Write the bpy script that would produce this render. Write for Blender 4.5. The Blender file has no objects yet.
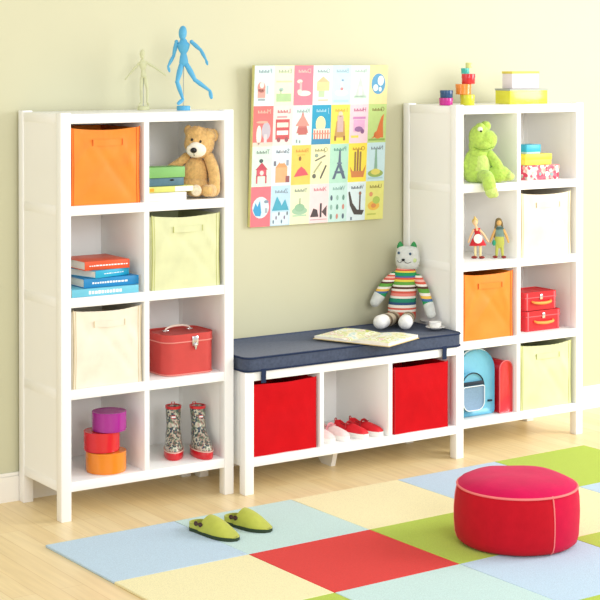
import bpy, bmesh, math, random
from mathutils import Vector, Matrix, Euler, noise
random.seed(7)
C = bpy.context.scene.collection
PI = math.pi
R = math.radians
scene = bpy.context.scene

# ------------------------------------------------------------------ camera numbers
CAM = Vector((-2.6976, -5.5914, 1.7255))
YAW, PITCH, FPX, CX, CY = R(33.951), R(0.793), 1662.19, 300.0, 81.12


def ray(px, py):
    u = (px - CX) / FPX
    v = -(py - CY) / FPX
    zf = math.cos(PITCH) + v * math.sin(PITCH)
    up = v * math.cos(PITCH) - math.sin(PITCH)
    return Vector((u * math.cos(YAW) + zf * math.sin(YAW), -u * math.sin(YAW) + zf * math.cos(YAW), up))


def at(px, py, x=None, y=None, z=None):
    """point of the room on the plane x=, y= or z= that the photograph shows at (px, py)"""
    d = ray(px, py)
    i, v = (0, x) if x is not None else ((1, y) if y is not None else (2, z))
    return CAM + d * ((v - CAM[i]) / d[i])


class Figure:
    """a standing / sitting toy that faces the viewer's side of the room; works in its own metres"""
    def __init__(self, px, py, z=None, y=None, ref=None):
        self.o = at(px, py, z=z) if y is None else at(px, py, y=y)
        self.px, self.py = px, py
        d = self.o - CAM
        self.rot = -math.atan2(d.x, d.y)
        zf = d.x * math.sin(YAW) + d.y * math.cos(YAW)
        self.k = FPX / zf
        self.el = (CAM.z - (ref if ref is not None else self.o.z)) / d.xy.length

    def __call__(self, px, py, d=0.0):
        k = self.k
        return Vector(((px - self.px) / k, d, ((self.py - py) - d * k * self.el) / k))


# ------------------------------------------------------------------ materials
def lin(c):
    return c / 12.92 if c <= 0.04045 else ((c + 0.055) / 1.055) ** 2.4


def rgb(h):
    h = h.lstrip('#')
    return tuple(lin(int(h[i:i + 2], 16) / 255) for i in (0, 2, 4)) + (1.0,)


MATS = {}


def mat(name, hexcol, rough=0.6, var=0.04, scale=12.0, bump=0.0, bscale=200.0, spec=0.4, sheen=0.0, metal=0.0, coat=0.0, detail=3.0, dist=0.002):
    if name in MATS:
        return MATS[name]
    m = bpy.data.materials.new(name)
    m.use_nodes = True
    nt = m.node_tree
    b = nt.nodes['Principled BSDF']
    b.inputs['Roughness'].default_value = rough
    b.inputs['Specular IOR Level'].default_value = spec
    b.inputs['Metallic'].default_value = metal
    b.inputs['Sheen Weight'].default_value = sheen
    b.inputs['Coat Weight'].default_value = coat
    tc = nt.nodes.new('ShaderNodeTexCoord')
    nz = nt.nodes.new('ShaderNodeTexNoise')
    nz.inputs['Scale'].default_value = scale
    nz.inputs['Detail'].default_value = detail
    nt.links.new(tc.outputs['Object'], nz.inputs['Vector'])
    c = rgb(hexcol)
    ramp = nt.nodes.new('ShaderNodeValToRGB')
    ramp.color_ramp.elements[0].position = 0.3
    ramp.color_ramp.elements[1].position = 0.7
    ramp.color_ramp.elements[0].color = tuple(max(0, x * (1 - var)) for x in c[:3]) + (1,)
    ramp.color_ramp.elements[1].color = tuple(min(1, x * (1 + var)) for x in c[:3]) + (1,)
    nt.links.new(nz.outputs['Fac'], ramp.inputs['Fac'])
    nt.links.new(ramp.outputs['Color'], b.inputs['Base Color'])
    if bump:
        n2 = nt.nodes.new('ShaderNodeTexNoise')
        n2.inputs['Scale'].default_value = bscale
        n2.inputs['Detail'].default_value = 2
        nt.links.new(tc.outputs['Object'], n2.inputs['Vector'])
        bp = nt.nodes.new('ShaderNodeBump')
        bp.inputs['Strength'].default_value = bump
        bp.inputs['Distance'].default_value = dist
        nt.links.new(n2.outputs['Fac'], bp.inputs['Height'])
        nt.links.new(bp.outputs['Normal'], b.inputs['Normal'])
    MATS[name] = m
    return m


def pattern(name, cols, scale=60.0, rough=0.5, kind='voronoi', coat=0.0, spec=0.4):
    """small multi-coloured printed pattern"""
    m = bpy.data.materials.new(name)
    m.use_nodes = True
    nt = m.node_tree
    b = nt.nodes['Principled BSDF']
    b.inputs['Roughness'].default_value = rough
    b.inputs['Coat Weight'].default_value = coat
    b.inputs['Specular IOR Level'].default_value = spec
    tc = nt.nodes.new('ShaderNodeTexCoord')
    if kind == 'voronoi':
        v = nt.nodes.new('ShaderNodeTexVoronoi')
        v.inputs['Scale'].default_value = scale
        nt.links.new(tc.outputs['Object'], v.inputs['Vector'])
        sep = nt.nodes.new('ShaderNodeSeparateColor')
        nt.links.new(v.outputs['Color'], sep.inputs['Color'])
        out = sep.outputs[0]
    else:
        v = nt.nodes.new('ShaderNodeTexNoise')
        v.inputs['Scale'].default_value = scale
        v.inputs['Detail'].default_value = 2
        nt.links.new(tc.outputs['Object'], v.inputs['Vector'])
        out = v.outputs['Fac']
    ramp = nt.nodes.new('ShaderNodeValToRGB')
    ramp.color_ramp.interpolation = 'CONSTANT'
    els = ramp.color_ramp.elements
    n = len(cols)
    lo, hi = (0.0, 1.0) if kind == 'voronoi' else (0.34, 0.66)
    els[0].position = 0.0
    els[0].color = rgb(cols[0])
    els[1].position = lo + (hi - lo) / n
    els[1].color = rgb(cols[1])
    for i in range(2, n):
        e = els.new(lo + (hi - lo) * i / n)
        e.color = rgb(cols[i])
    nt.links.new(out, ramp.inputs['Fac'])
    nt.links.new(ramp.outputs['Color'], b.inputs['Base Color'])
    return m


def stripes(name, bands, zmin, zmax, axis='Z', rough=0.9):
    """knitted stripes along one object axis; bands = [(start 0..1, colour)]"""
    m = bpy.data.materials.new(name)
    m.use_nodes = True
    nt = m.node_tree
    b = nt.nodes['Principled BSDF']
    b.inputs['Roughness'].default_value = rough
    b.inputs['Specular IOR Level'].default_value = 0.15
    tc = nt.nodes.new('ShaderNodeTexCoord')
    sp = nt.nodes.new('ShaderNodeSeparateXYZ')
    nt.links.new(tc.outputs['Object'], sp.inputs['Vector'])
    mr = nt.nodes.new('ShaderNodeMapRange')
    mr.inputs['From Min'].default_value = zmin
    mr.inputs['From Max'].default_value = zmax
    nt.links.new(sp.outputs[axis], mr.inputs['Value'])
    ramp = nt.nodes.new('ShaderNodeValToRGB')
    ramp.color_ramp.interpolation = 'CONSTANT'
    els = ramp.color_ramp.elements
    els[0].position = 0
    els[0].color = rgb(bands[0][1])
    els[1].position = bands[1][0]
    els[1].color = rgb(bands[1][1])
    for p, c in bands[2:]:
        e = els.new(p)
        e.color = rgb(c)
    nt.links.new(mr.outputs['Result'], ramp.inputs['Fac'])
    nt.links.new(ramp.outputs['Color'], b.inputs['Base Color'])
    wv = nt.nodes.new('ShaderNodeTexNoise')
    wv.inputs['Scale'].default_value = 260
    nt.links.new(tc.outputs['Object'], wv.inputs['Vector'])
    bp = nt.nodes.new('ShaderNodeBump')
    bp.inputs['Strength'].default_value = 0.35
    bp.inputs['Distance'].default_value = 0.002
    nt.links.new(wv.outputs['Fac'], bp.inputs['Height'])
    nt.links.new(bp.outputs['Normal'], b.inputs['Normal'])
    return m


def floor_material():
    m = bpy.data.materials.new('maple_planks')
    m.use_nodes = True
    nt = m.node_tree
    b = nt.nodes['Principled BSDF']
    tc = nt.nodes.new('ShaderNodeTexCoord')
    mp = nt.nodes.new('ShaderNodeMapping')
    mp.inputs['Rotation'].default_value = (0, 0, PI / 2)
    nt.links.new(tc.outputs['Object'], mp.inputs['Vector'])
    br = nt.nodes.new('ShaderNodeTexBrick')
    br.offset = 0.37
    br.inputs['Color1'].default_value = rgb('F3DEB0')
    br.inputs['Color2'].default_value = rgb('EDD3A0')
    br.inputs['Mortar'].default_value = rgb('DDBE88')
    br.inputs['Scale'].default_value = 1.0
    br.inputs['Mortar Size'].default_value = 0.0012
    br.inputs['Mortar Smooth'].default_value = 0.3
    br.inputs['Bias'].default_value = -0.1
    br.inputs['Brick Width'].default_value = 1.1
    br.inputs['Row Height'].default_value = 0.085
    nt.links.new(mp.outputs['Vector'], br.inputs['Vector'])
    m2 = nt.nodes.new('ShaderNodeMapping')
    m2.inputs['Scale'].default_value = (22, 1.3, 1)
    nt.links.new(tc.outputs['Object'], m2.inputs['Vector'])
    nz = nt.nodes.new('ShaderNodeTexNoise')
    nz.inputs['Scale'].default_value = 2.2
    nz.inputs['Detail'].default_value = 5
    nt.links.new(m2.outputs['Vector'], nz.inputs['Vector'])
    ramp = nt.nodes.new('ShaderNodeValToRGB')
    ramp.color_ramp.elements[0].position = 0.3
    ramp.color_ramp.elements[0].color = (0.90, 0.87, 0.82, 1)
    ramp.color_ramp.elements[1].position = 0.7
    ramp.color_ramp.elements[1].color = (1.06, 1.05, 1.04, 1)
    nt.links.new(nz.outputs['Fac'], ramp.inputs['Fac'])
    mx = nt.nodes.new('ShaderNodeMix')
    mx.data_type = 'RGBA'
    mx.blend_type = 'MULTIPLY'
    mx.inputs[0].default_value = 0.8
    nt.links.new(br.outputs['Color'], mx.inputs[6])
    nt.links.new(ramp.outputs['Color'], mx.inputs[7])
    nt.links.new(mx.outputs[2], b.inputs['Base Color'])
    b.inputs['Roughness'].default_value = 0.33
    b.inputs['Specular IOR Level'].default_value = 0.4
    return m


# ------------------------------------------------------------------ mesh builder
class MB:
    def __init__(self):
        self.bm = bmesh.new()
        self.mi = 0
        self.M = Matrix.Identity(4)

    def _fin(self, verts, faces):
        for v in verts:
            v.co = self.M @ v.co
        for f in faces:
            f.material_index = self.mi
        return self

    def box(self, x0, x1, y0, y1, z0, z1, bev=0.0, seg=2):
        r = bmesh.ops.create_cube(self.bm, size=1)
        vs = r['verts']
        for v in vs:
            v.co = Vector(((x0 + x1) / 2 + v.co.x * (x1 - x0), (y0 + y1) / 2 + v.co.y * (y1 - y0), (z0 + z1) / 2 + v.co.z * (z1 - z0)))
        fs = set(f for v in vs for f in v.link_faces)
        if bev:
            es = list(set(e for v in vs for e in v.link_edges))
            r2 = bmesh.ops.bevel(self.bm, geom=es, offset=bev, segments=seg, profile=0.5, affect='EDGES')
            vs = set(r2['verts']) | set(v for v in vs if v.is_valid)
            fs = set(f for v in vs for f in v.link_faces)
        return self._fin(vs, fs)

    def rings(self, rings, cap0=True, cap1=True, closed=True):
        bm = self.bm
        vr = [[bm.verts.new(p) for p in r] for r in rings]
        fs = []
        n = len(rings[0])
        for a, b in zip(vr[:-1], vr[1:]):
            for i in range(n if closed else n - 1):
                j = (i + 1) % n
                try:
                    fs.append(bm.faces.new((a[i], a[j], b[j], b[i])))
                except ValueError:
                    pass
        if cap0:
            fs.append(bm.faces.new(vr[0][::-1]))
        if cap1:
            fs.append(bm.faces.new(vr[-1]))
        return self._fin([v for r in vr for v in r], fs)

    def lathe(self, prof, c=(0, 0, 0), seg=32, cap0=True, cap1=True, sx=1.0, sy=1.0):
        c = Vector(c)
        return self.rings([[c + Vector((r * sx * math.cos(2 * PI * i / seg), r * sy * math.sin(2 * PI * i / seg), z)) for i in range(seg)] for r, z in prof], cap0, cap1)

    def tube(self, pts, rad, seg=12, round_ends=True, flat=1.0, sub=0, cap0=True, cap1=True, up=None):
        pts = [Vector(p) for p in pts]
        if not hasattr(rad, '__len__'):
            rad = [rad] * len(pts)
        rad = list(rad)
        if sub:
            np_, nr = [], []
            n = len(pts)
            for i in range(n - 1):
                p0, p1, p2, p3 = pts[max(i - 1, 0)], pts[i], pts[i + 1], pts[min(i + 2, n - 1)]
                for k in range(sub):
                    t = k / sub
                    q = 0.5 * ((2 * p1) + (p2 - p0) * t + (2 * p0 - 5 * p1 + 4 * p2 - p3) * t * t + (3 * p1 - p0 - 3 * p2 + p3) * t ** 3)
                    np_.append(q)
                    nr.append(rad[i] * (1 - t) + rad[i + 1] * t)
            np_.append(pts[-1])
            nr.append(rad[-1])
            pts, rad = np_, nr
        T = [(pts[min(i + 1, len(pts) - 1)] - pts[max(i - 1, 0)]).normalized() for i in range(len(pts))]
        a = Vector(up) if up else (Vector((0, 1, 0)) if abs(T[0].y) < 0.9 else Vector((1, 0, 0)))
        N = (a - T[0] * a.dot(T[0])).normalized()
        rings = []

        def ring(p, t, nrm, r):
            bvec = t.cross(nrm)
            return [p + nrm * (r * flat * math.cos(2 * PI * i / seg)) + bvec * (r * math.sin(2 * PI * i / seg)) for i in range(seg)]
        if round_ends:
            for k in range(3):
                ph = (k + 0.35) / 3 * PI / 2
                rings.append(ring(pts[0] - T[0] * rad[0] * math.cos(ph), T[0], N, rad[0] * math.sin(ph)))
        for i, (p, r) in enumerate(zip(pts, rad)):
            N = (N - T[i] * N.dot(T[i])).normalized()
            rings.append(ring(p, T[i], N, r))
        if round_ends:
            for k in range(3):
                ph = (2.65 - k) / 3 * PI / 2
                rings.append(ring(pts[-1] + T[-1] * rad[-1] * math.cos(ph), T[-1], N, rad[-1] * math.sin(ph)))
        return self.rings(rings, cap0, cap1)

    def ell(self, c, r, rot=(0, 0, 0), seg=24):
        if not hasattr(r, '__len__'):
            r = (r, r, r)
        m = Matrix.Translation(Vector(c)) @ Euler(rot).to_matrix().to_4x4() @ Matrix.Diagonal((*r, 1))
        q = bmesh.ops.create_uvsphere(self.bm, u_segments=seg, v_segments=max(8, seg // 2 + 2), radius=1, matrix=m)
        vs = q['verts']
        return self._fin(vs, set(f for v in vs for f in v.link_faces))

    def prism(self, outline, z0, z1, bev=0.0, seg=2):
        """outline in xy, extruded z0..z1, top and bottom rims optionally rounded"""
        n = len(outline)
        pts = [Vector((p[0], p[1], 0)) for p in outline]
        area = sum(pts[i].x * pts[(i + 1) % n].y - pts[(i + 1) % n].x * pts[i].y for i in range(n))
        if area < 0:
            pts.reverse()

        def inset(d):
            out = []
            for i in range(n):
                a, b, c = pts[i - 1], pts[i], pts[(i + 1) % n]
                e1, e2 = (b - a).normalized(), (c - b).normalized()
                n1, n2 = Vector((-e1.y, e1.x, 0)), Vector((-e2.y, e2.x, 0))
                mid = (n1 + n2)
                mid = mid / max(mid.dot(n1), 0.3) if mid.length > 1e-6 else n1
                out.append(b + mid * d)
            return out
        rings = []
        if bev:
            for k in range(seg + 1):
                a = PI / 2 * k / seg
                rings.append([p + Vector((0, 0, z0 + bev * (1 - math.sin(a)))) for p in inset(bev * (1 - math.cos(PI / 2 - a + 0) * 1.0) if False else bev * (1 - math.sin(a)) * 0 + bev * (1 - math.sqrt(max(0, 1 - (1 - math.sin(a)) ** 2))))])
            for k in range(seg, -1, -1):
                a = PI / 2 * k / seg
                rings.append([p + Vector((0, 0, z1 - bev * (1 - math.sin(a)))) for p in inset(bev * (1 - math.sqrt(max(0, 1 - (1 - math.sin(a)) ** 2))))])
        else:
            rings = [[p + Vector((0, 0, z)) for p in pts] for z in (z0, z1)]
        return self.rings(rings)

    def poly(self, pts):
        vs = [self.bm.verts.new(p) for p in pts]
        f = self.bm.faces.new(vs)
        return self._fin(vs, [f])

    def build(self, name, mats, parent=None, smooth=True, angle=38, jitter=0.0, jscale=60.0, loc=None, sub=0, floor_z=None):
        bm = self.bm
        if jitter:
            for v in bm.verts:
                nv = noise.noise_vector(v.co * jscale)
                v.co += Vector(nv) * jitter
        if floor_z is not None:                 # soft bodies flatten where they sit
            for v in bm.verts:
                v.co.z = max(v.co.z, floor_z)
        bmesh.ops.recalc_face_normals(bm, faces=bm.faces)
        bm.normal_update()
        for f in bm.faces:
            f.smooth = smooth
        for e in bm.edges:
            if len(e.link_faces) == 2 and e.link_faces[0].normal.length and e.link_faces[1].normal.length:
                if e.calc_face_angle(0) > R(angle):
                    e.smooth = False
        me = bpy.data.meshes.new(name)
        bm.to_mesh(me)
        bm.free()
        if not isinstance(mats, (list, tuple)):
            mats = [mats]
        for m in mats:
            me.materials.append(m)
        o = bpy.data.objects.new(name, me)
        C.objects.link(o)
        if parent:
            o.parent = parent
        if loc is not None:
            o.location = loc
        if sub:
            md = o.modifiers.new('subdivision', 'SUBSURF')
            md.levels = md.render_levels = sub
        return o


def rr(x0, x1, y0, y1, r, n=6):
    pts = []
    for cx, cy, a0 in ((x1 - r, y1 - r, 0), (x0 + r, y1 - r, 90), (x0 + r, y0 + r, 180), (x1 - r, y0 + r, 270)):
        for k in range(n + 1):
            a = R(a0 + 90 * k / n)
            pts.append((cx + r * math.cos(a), cy + r * math.sin(a)))
    return pts


def tag(o, label=None, cat=None, group=None, kind=None):
    if label:
        o['label'] = label
    if cat:
        o['category'] = cat
    if group:
        o['group'] = group
    if kind:
        o['kind'] = kind
    return o


def thing(name, label, cat, loc=(0, 0, 0), rot=0.0, group=None):
    o = bpy.data.objects.new(name, None)
    o.empty_display_size = 0.05
    C.objects.link(o)
    o.location = loc
    o.rotation_euler = (0, 0, rot)
    return tag(o, label, cat, group)


def dup(root, loc, label, rot=None, group=None):
    r = root.copy()
    C.objects.link(r)
    r.location = loc
    if rot is not None:
        r.rotation_euler = (0, 0, rot)
    r['label'] = label
    if group:
        r['group'] = group
    for ch in list(root.children):
        c = ch.copy()
        C.objects.link(c)
        c.parent = r
        for g in ch.children:
            d = g.copy()
            C.objects.link(d)
            d.parent = c
    return r


# ------------------------------------------------------------------ shared materials
WHITE = mat('white_lacquer', 'F8F7F4', 0.35, 0.01, 4, spec=0.35)
WALLM = mat('pale_green_wall', 'CBC9AA', 0.5, 0.012, 3, bump=0.05, bscale=180, spec=0.4)
BASEM = mat('baseboard_paint', 'F3EFE6', 0.4, 0.01, 4)
CHROME = mat('polished_metal', 'D8D8DA', 0.22, 0.02, 8, metal=1.0)
PAPER = mat('paper', 'F4EFE2', 0.8, 0.03, 50)
BLACK = mat('black_plastic', '121212', 0.25, 0.02, 8)

# ------------------------------------------------------------------ the room
DEP, WALLY = 0.376, 0.392
m = MB(); m.poly([(-6, -9, 0), (8, -9, 0), (8, WALLY, 0), (-6, WALLY, 0)]); tag(m.build('floor', floor_material()), kind='structure')
m = MB(); m.box(-6, 8, WALLY, WALLY + 0.1, 0, 2.75); tag(m.build('wall_back', WALLM), kind='structure')
m = MB()
m.box(-6, 8, WALLY - 0.013, WALLY, 0, 0.098)
m.box(-6, 8, WALLY - 0.009, WALLY, 0.098, 0.112, 0.003)
tag(m.build('baseboard_back', BASEM), kind='structure')

# ------------------------------------------------------------------ bookcases
L, T, P, W, PW = 0.1087, 0.0363, 0.343, 0.7504, 0.0416
TOP = L + 4 * P + T
DIV0, DIV1 = 0.352, 0.3735
XR = 1.8825
SH = [L + T + k * P for k in range(4)]       # tops of the four shelf boards


def make_bookcase(label):
    t = thing('bookcase', label, 'bookcase', (0, 0, 0), 0, 'white cube bookcases')
    for x in (0, W - PW):
        for y in (0, DEP - PW):
            m = MB(); m.box(x, x + PW, y, y + PW, 0, TOP + 0.0054, 0.002); m.build('leg', WHITE, t)
    for s in (0, 1):
        x0, x1 = (0.0035, PW - 0.001) if s == 0 else (W - PW + 0.001, W - 0.0035)
        m = MB(); m.box(x0, x1, PW, DEP - PW, L + 0.002, TOP - 0.0005); m.build('side_panel', WHITE, t)
        xa, xb = (0.0025, 0.0055) if s == 0 else (W - 0.0055, W - 0.0025)
        for k in range(5):
            m = MB(); m.box(xa, xb, PW, DEP - PW, L + k * P, L + k * P + T, 0.0008); m.build('side_rail', WHITE, t)
    m = MB(); m.box(PW, W - PW, 0.002, DEP - 0.004, TOP - T, TOP, 0.0015); m.box(0.006, PW, PW, DEP - PW, TOP - T, TOP - 0.001); m.box(W - PW, W - 0.006, PW, DEP - PW, TOP - T, TOP - 0.001)
    m.build('top_panel', WHITE, t)
    for k in (1, 2, 3):
        m = MB(); m.box(PW, W - PW, 0.002, DEP - 0.012, L + k * P, L + k * P + T, 0.0015); m.build('shelf', WHITE, t)
    m = MB(); m.box(PW, W - PW, 0.002, DEP - 0.012, L, L + T, 0.0015); m.build('bottom_panel', WHITE, t)
    m = MB()
    for k in range(4):
        m.box(DIV0, DIV1, 0.003, DEP - 0.012, SH[k], L + (k + 1) * P, 0.001)
    m.build('divider', WHITE, t)
    m = MB(); m.box(PW - 0.004, W - PW + 0.004, DEP - 0.012, DEP - 0.004, L, TOP - T); m.build('back_panel', WHITE, t)
    return t


case = make_bookcase('tall white cube bookcase left of the bench, artist mannequins on its top')
case2 = dup(case, (XR, 0, 0), 'tall white cube bookcase right of the bench, gift boxes on its top')

# ------------------------------------------------------------------ storage bench
BX0, BX1, BY = 0.7675, 1.8795, 0.0572
BD0, BD1 = (1.127, 1.147), (1.475, 1.496)
BT0, BT1 = 0.449, 0.485
BBACK = 0.335
t = thing('storage_bench', 'low white storage bench with three cubbies and a navy seat cushion on it', 'bench', (BX0, -BY, 0))
bl = Vector((-BX0, BY, 0))


def bbox(name, x0, x1, y0, y1, z0, z1, bev=0.0015):
    m = MB(); m.M = Matrix.Translation(bl); m.box(x0, x1, y0, y1, z0, z1, bev); return m.build(name, WHITE, t)


for x in (BX0, BX1 - PW):
    bbox('leg', x, x + PW, -BY, -BY + PW, 0, BT1, 0.002)
    bbox('leg', x, x + PW, BBACK - PW, BBACK, 0, BT1, 0.002)
    bbox('side_panel', x + 0.005, x + PW - 0.002, -BY + PW, BBACK - PW, L, BT1)
bbox('top_panel', BX0 + PW, BX1 - PW, -BY + 0.001, BBACK, BT0, BT1)
bbox('bottom_panel', BX0 + PW, BX1 - PW, -BY + 0.001, BBACK, L, L + T)
for a, b in (BD0, BD1):
    bbox('divider', a, b, -BY + 0.002, BBACK - 0.01, L + T, BT0)
bbox('back_panel', BX0 + PW - 0.004, BX1 - PW + 0.004, BBACK - 0.012, BBACK - 0.002, L + T, BT0)
# tapered centre foot below the bottom board
q = at(333, 466, z=0.0)
m = MB(); m.M = Matrix.Translation(bl)
fx = q.x
m.rings([[Vector((fx - 0.011, q.y, 0)), Vector((fx + 0.011, q.y, 0)), Vector((fx + 0.011, q.y + 0.07, 0)), Vector((fx - 0.011, q.y + 0.07, 0))],
         [Vector((fx - 0.011, q.y - 0.035, L)), Vector((fx + 0.011, q.y - 0.035, L)), Vector((fx + 0.011, q.y + 0.2, L)), Vector((fx - 0.011, q.y + 0.2, L))]])
m.build('centre_foot', WHITE, t)

# ------------------------------------------------------------------ cushion
DENIM = mat('navy_denim', '495266', 0.9, 0.14, 90, bump=0.25, bscale=420, spec=0.1, sheen=0.15)
DENIMD = mat('navy_piping', '2A3550', 0.9, 0.06, 40, spec=0.1)
CT = 0.546
t = thing('seat_cushion', 'navy denim seat cushion lying on the white storage bench', 'cushion', (0.765, -0.06, BT1))
cl = Matrix.Translation(Vector((-0.765, 0.06, -BT1)))
ol = rr(0.768, 1.868, -0.066, 0.343, 0.035)
m = MB(); m.M = cl; m.prism(ol, BT1 + 0.0008, CT, 0.008, 3); m.build('cushion_body', DENIM, t)
for z, nm in ((CT - 0.005, 'piping'), (BT1 + 0.006, 'piping')):
    m = MB(); m.M = cl
    pts = [Vector((x, y, z)) for x, y in rr(0.7665, 1.8695, -0.0675, 0.3445, 0.036)]
    m.tube(pts + [pts[0]], 0.003, 6, False); m.build(nm, DENIMD, t)
for px in (263.5, 444.5):
    x = at(px, 375 if px < 300 else 352, y=-0.066).x
    m = MB(); m.M = cl
    pth = [(x, -0.064, BT1 + 0.012), (x, -0.0685, BT1 + 0.004), (x, -0.0665, BT1 - 0.012), (x, -0.066, BT1 - 0.045)]
    rings = [[Vector((px_ - 0.011, y - 0.0015, z)), Vector((px_ + 0.011, y - 0.0015, z)), Vector((px_ + 0.011, y + 0.0012, z)), Vector((px_ - 0.011, y + 0.0012, z))] for px_, y, z in pth]
    m.rings(rings); m.build('tie_strap', DENIMD, t)

# ------------------------------------------------------------------ fabric cube bins
BIN = {'orange': ('EE8A2C', 'orange'), 'lime': ('D8DBAE', 'pale green'), 'cream': ('EEE4D0', 'cream'), 'red': ('C60F18', 'bright red')}


def make_bin(color, label, x0, x1, zb, h, y0=0.008, depth=0.33, handle=True, group='fabric cube bins'):
    hexc, cname = BIN[color]
    fm = mat(color + '_canvas', hexc, 0.55 if color == 'orange' else 0.72, 0.05, 14, bump=0.12, bscale=500, spec={'orange': 0.35, 'red': 0.08}.get(color, 0.2))
    fd = mat(color + '_edging', {'orange': 'D9611F', 'lime': 'C3C781', 'cream': 'D9C9A6', 'red': 'B50E1A'}[color], 0.7, 0.04, 20)
    w = x1 - x0
    t = thing('storage_bin', label, 'storage bin', (x0, y0, zb + 0.0006), 0, group)
    NX, NZ = 26, 26
    m = MB()
    sd = random.random() * 40
    ca = 0.0065 if handle else 0.0025
    rj = lambda q: q + random.uniform(-0.06, 0.06)
    creases = [(0.3, 0.84, rj(0.05), rj(0.45), -ca), (0.74, 0.84, rj(0.95), rj(0.4), -ca), (0.36, 0.8, rj(0.92), rj(0.1), ca * 0.8), (0.7, 0.8, rj(0.15), rj(0.12), -ca * 0.7), (0.1, 0.95, rj(0.3), rj(0.6), ca * 0.6), (0.93, 0.95, rj(0.78), rj(0.55), ca * 0.6)]

    def fp(u, v, off):
        x = u * w
        sag = 0.010 * (1 - (2 * u - 1) ** 2) if handle else 0.004 * (1 - (2 * u - 1) ** 2)
        z = v * (h - sag * v)
        edge = min(u, 1 - u, 0.5)
        wr = 0.009 * noise.noise(Vector((u * 2.2 + sd, v * 2.6, sd))) * min(1, edge * 6)
        diag = 0.004 * math.sin((u * 1.2 - v) * 7 + sd) * min(1, edge * 5) * v
        puck = 0.0032 * math.sin(u * 75) * max(0, (v - 0.80) / 0.20) * min(1, edge * 6) if handle else 0
        pin = 0.004 * (math.sin(PI * v) if handle else 0.25 * math.sin(PI * v)) * (1 if u < 0.5 else -1) * max(0, 1 - 2 * edge) * (abs(2 * u - 1) ** 4)
        y = -0.004 * math.sin(PI * u) * math.sin(PI * v) + wr + diag + puck + off
        cre = 0.0
        for (ua_, va_, ub_, vb_, am) in creases:
            du, dv = ub_ - ua_, vb_ - va_
            ln = math.hypot(du, dv)
            tt = ((u - ua_) * du + (v - va_) * dv) / (ln * ln)
            dd = ((u - ua_) * dv - (v - va_) * du) / ln
            if -0.1 < tt < 1.1:
                cre += am * math.exp(-(dd / 0.045) ** 2) * math.sin(PI * min(1, max(0, (tt + 0.1) / 1.2)))
        y += cre * min(1, edge * 8)
        return Vector((x + pin, y + 0.006, z))
    fr = [[fp(i / NX, j / NZ, 0) for i in range(NX + 1)] for j in range(NZ + 1)]
    bk = [[fp(i / NX, j / NZ, 0.004) for i in range(NX + 1)] for j in range(NZ + 1)]
    m.rings([f + b[::-1] for f, b in zip(fr, bk)])
    m.box(0.0, 0.004, 0.011, depth, 0, h - 0.004, 0.001)
    m.box(w - 0.004, w, 0.011, depth, 0, h - 0.004, 0.001)
    m.box(0.004, w - 0.004, depth - 0.004, depth, 0, h - 0.004, 0.001)
    m.box(0.003, w - 0.003, 0.011, depth - 0.003, 0, 0.004)
    m.build('bin_body', fm, t, angle=60)
    for u in (0.0, 1.0):
        m = MB()
        pts = [fp(u, j / 8, 0) + Vector((0.002 if u == 0 else -0.002, 0.0015, 0.001 if j == 0 else 0)) for j in range(9)]
        m.tube(pts, 0.0028, 6); m.build('edge_piping', fd, t)
    for u in ((0.035, 0.955) if handle else ()):
        m = MB()
        m.tube([fp(u, j / 10, -0.0003) for j in range(11)], 0.0016, 5); m.build('seam', fd, t)
    if handle:
        m = MB()
        ua, ub, va = 0.30, 0.74, 0.825
        fr_ = []
        for i in range(13):
            u = ua + (ub - ua) * i / 12
            p = fp(u, va, 0)
            o = -0.0022 - 0.0022 * math.sin(PI * i / 12)
            fr_.append([p + Vector((0, o, -0.012)), p + Vector((0, o, 0.012)), p + Vector((0, o + 0.0025, 0.012)), p + Vector((0, o + 0.0025, -0.012))])
        m.rings(fr_)
        m.build('handle', fm, t, angle=50)
        for u in (ua, ub):
            m = MB()
            p = fp(u, va, -0.0045)
            m.box(p.x - 0.0010, p.x + 0.0010, p.y - 0.0003, p.y + 0.004, p.z - 0.012, p.z + 0.012)
            m.build('handle_stitching', fd, t)
    return t


CL = (PW, DIV0)          # left column, inner faces
CR = (DIV1, W - PW)
make_bin('orange', 'glossy orange fabric bin in the top cubby of the bookcase with the mannequins', CL[0] + 0.005, CL[1] - 0.012, SH[3], 0.290)
make_bin('lime', 'pale green fabric bin in the left bookcase below the brown teddy bear', CR[0] + 0.016, CR[1] - 0.014, SH[2], 0.286)
make_bin('cream', 'cream fabric bin in the left bookcase below the stack of blue and orange books', CL[0] + 0.014, CL[1] - 0.006, SH[1], 0.292)
make_bin('cream', 'cream fabric bin in the right bookcase beside the two little dolls', XR + CR[0] + 0.012, XR + CR[1] - 0.022, SH[2], 0.288)
make_bin('orange', 'orange fabric bin in the right bookcase above the blue backpack', XR + CL[0] + 0.005, XR + CL[1] - 0.014, SH[1], 0.292)
make_bin('lime', 'pale green fabric bin in the right bookcase, bottom right cubby beside the red case', XR + CR[0] + 0.012, XR + CR[1] - 0.018, SH[0], 0.290)
make_bin('red', 'bright red fabric bin in the bench cubby nearest the left bookcase', BX0 + PW + 0.002, BD0[0] - 0.010, L + T, 0.287, y0=-BY + 0.006, handle=False, group='red bench bins')
make_bin('red', 'bright red fabric bin in the bench cubby nearest the right bookcase, right of the shoes', BD1[1] + 0.018, BX1 - PW - 0.036, L + T, 0.281, y0=-BY + 0.006, handle=False, group='red bench bins')

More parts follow.
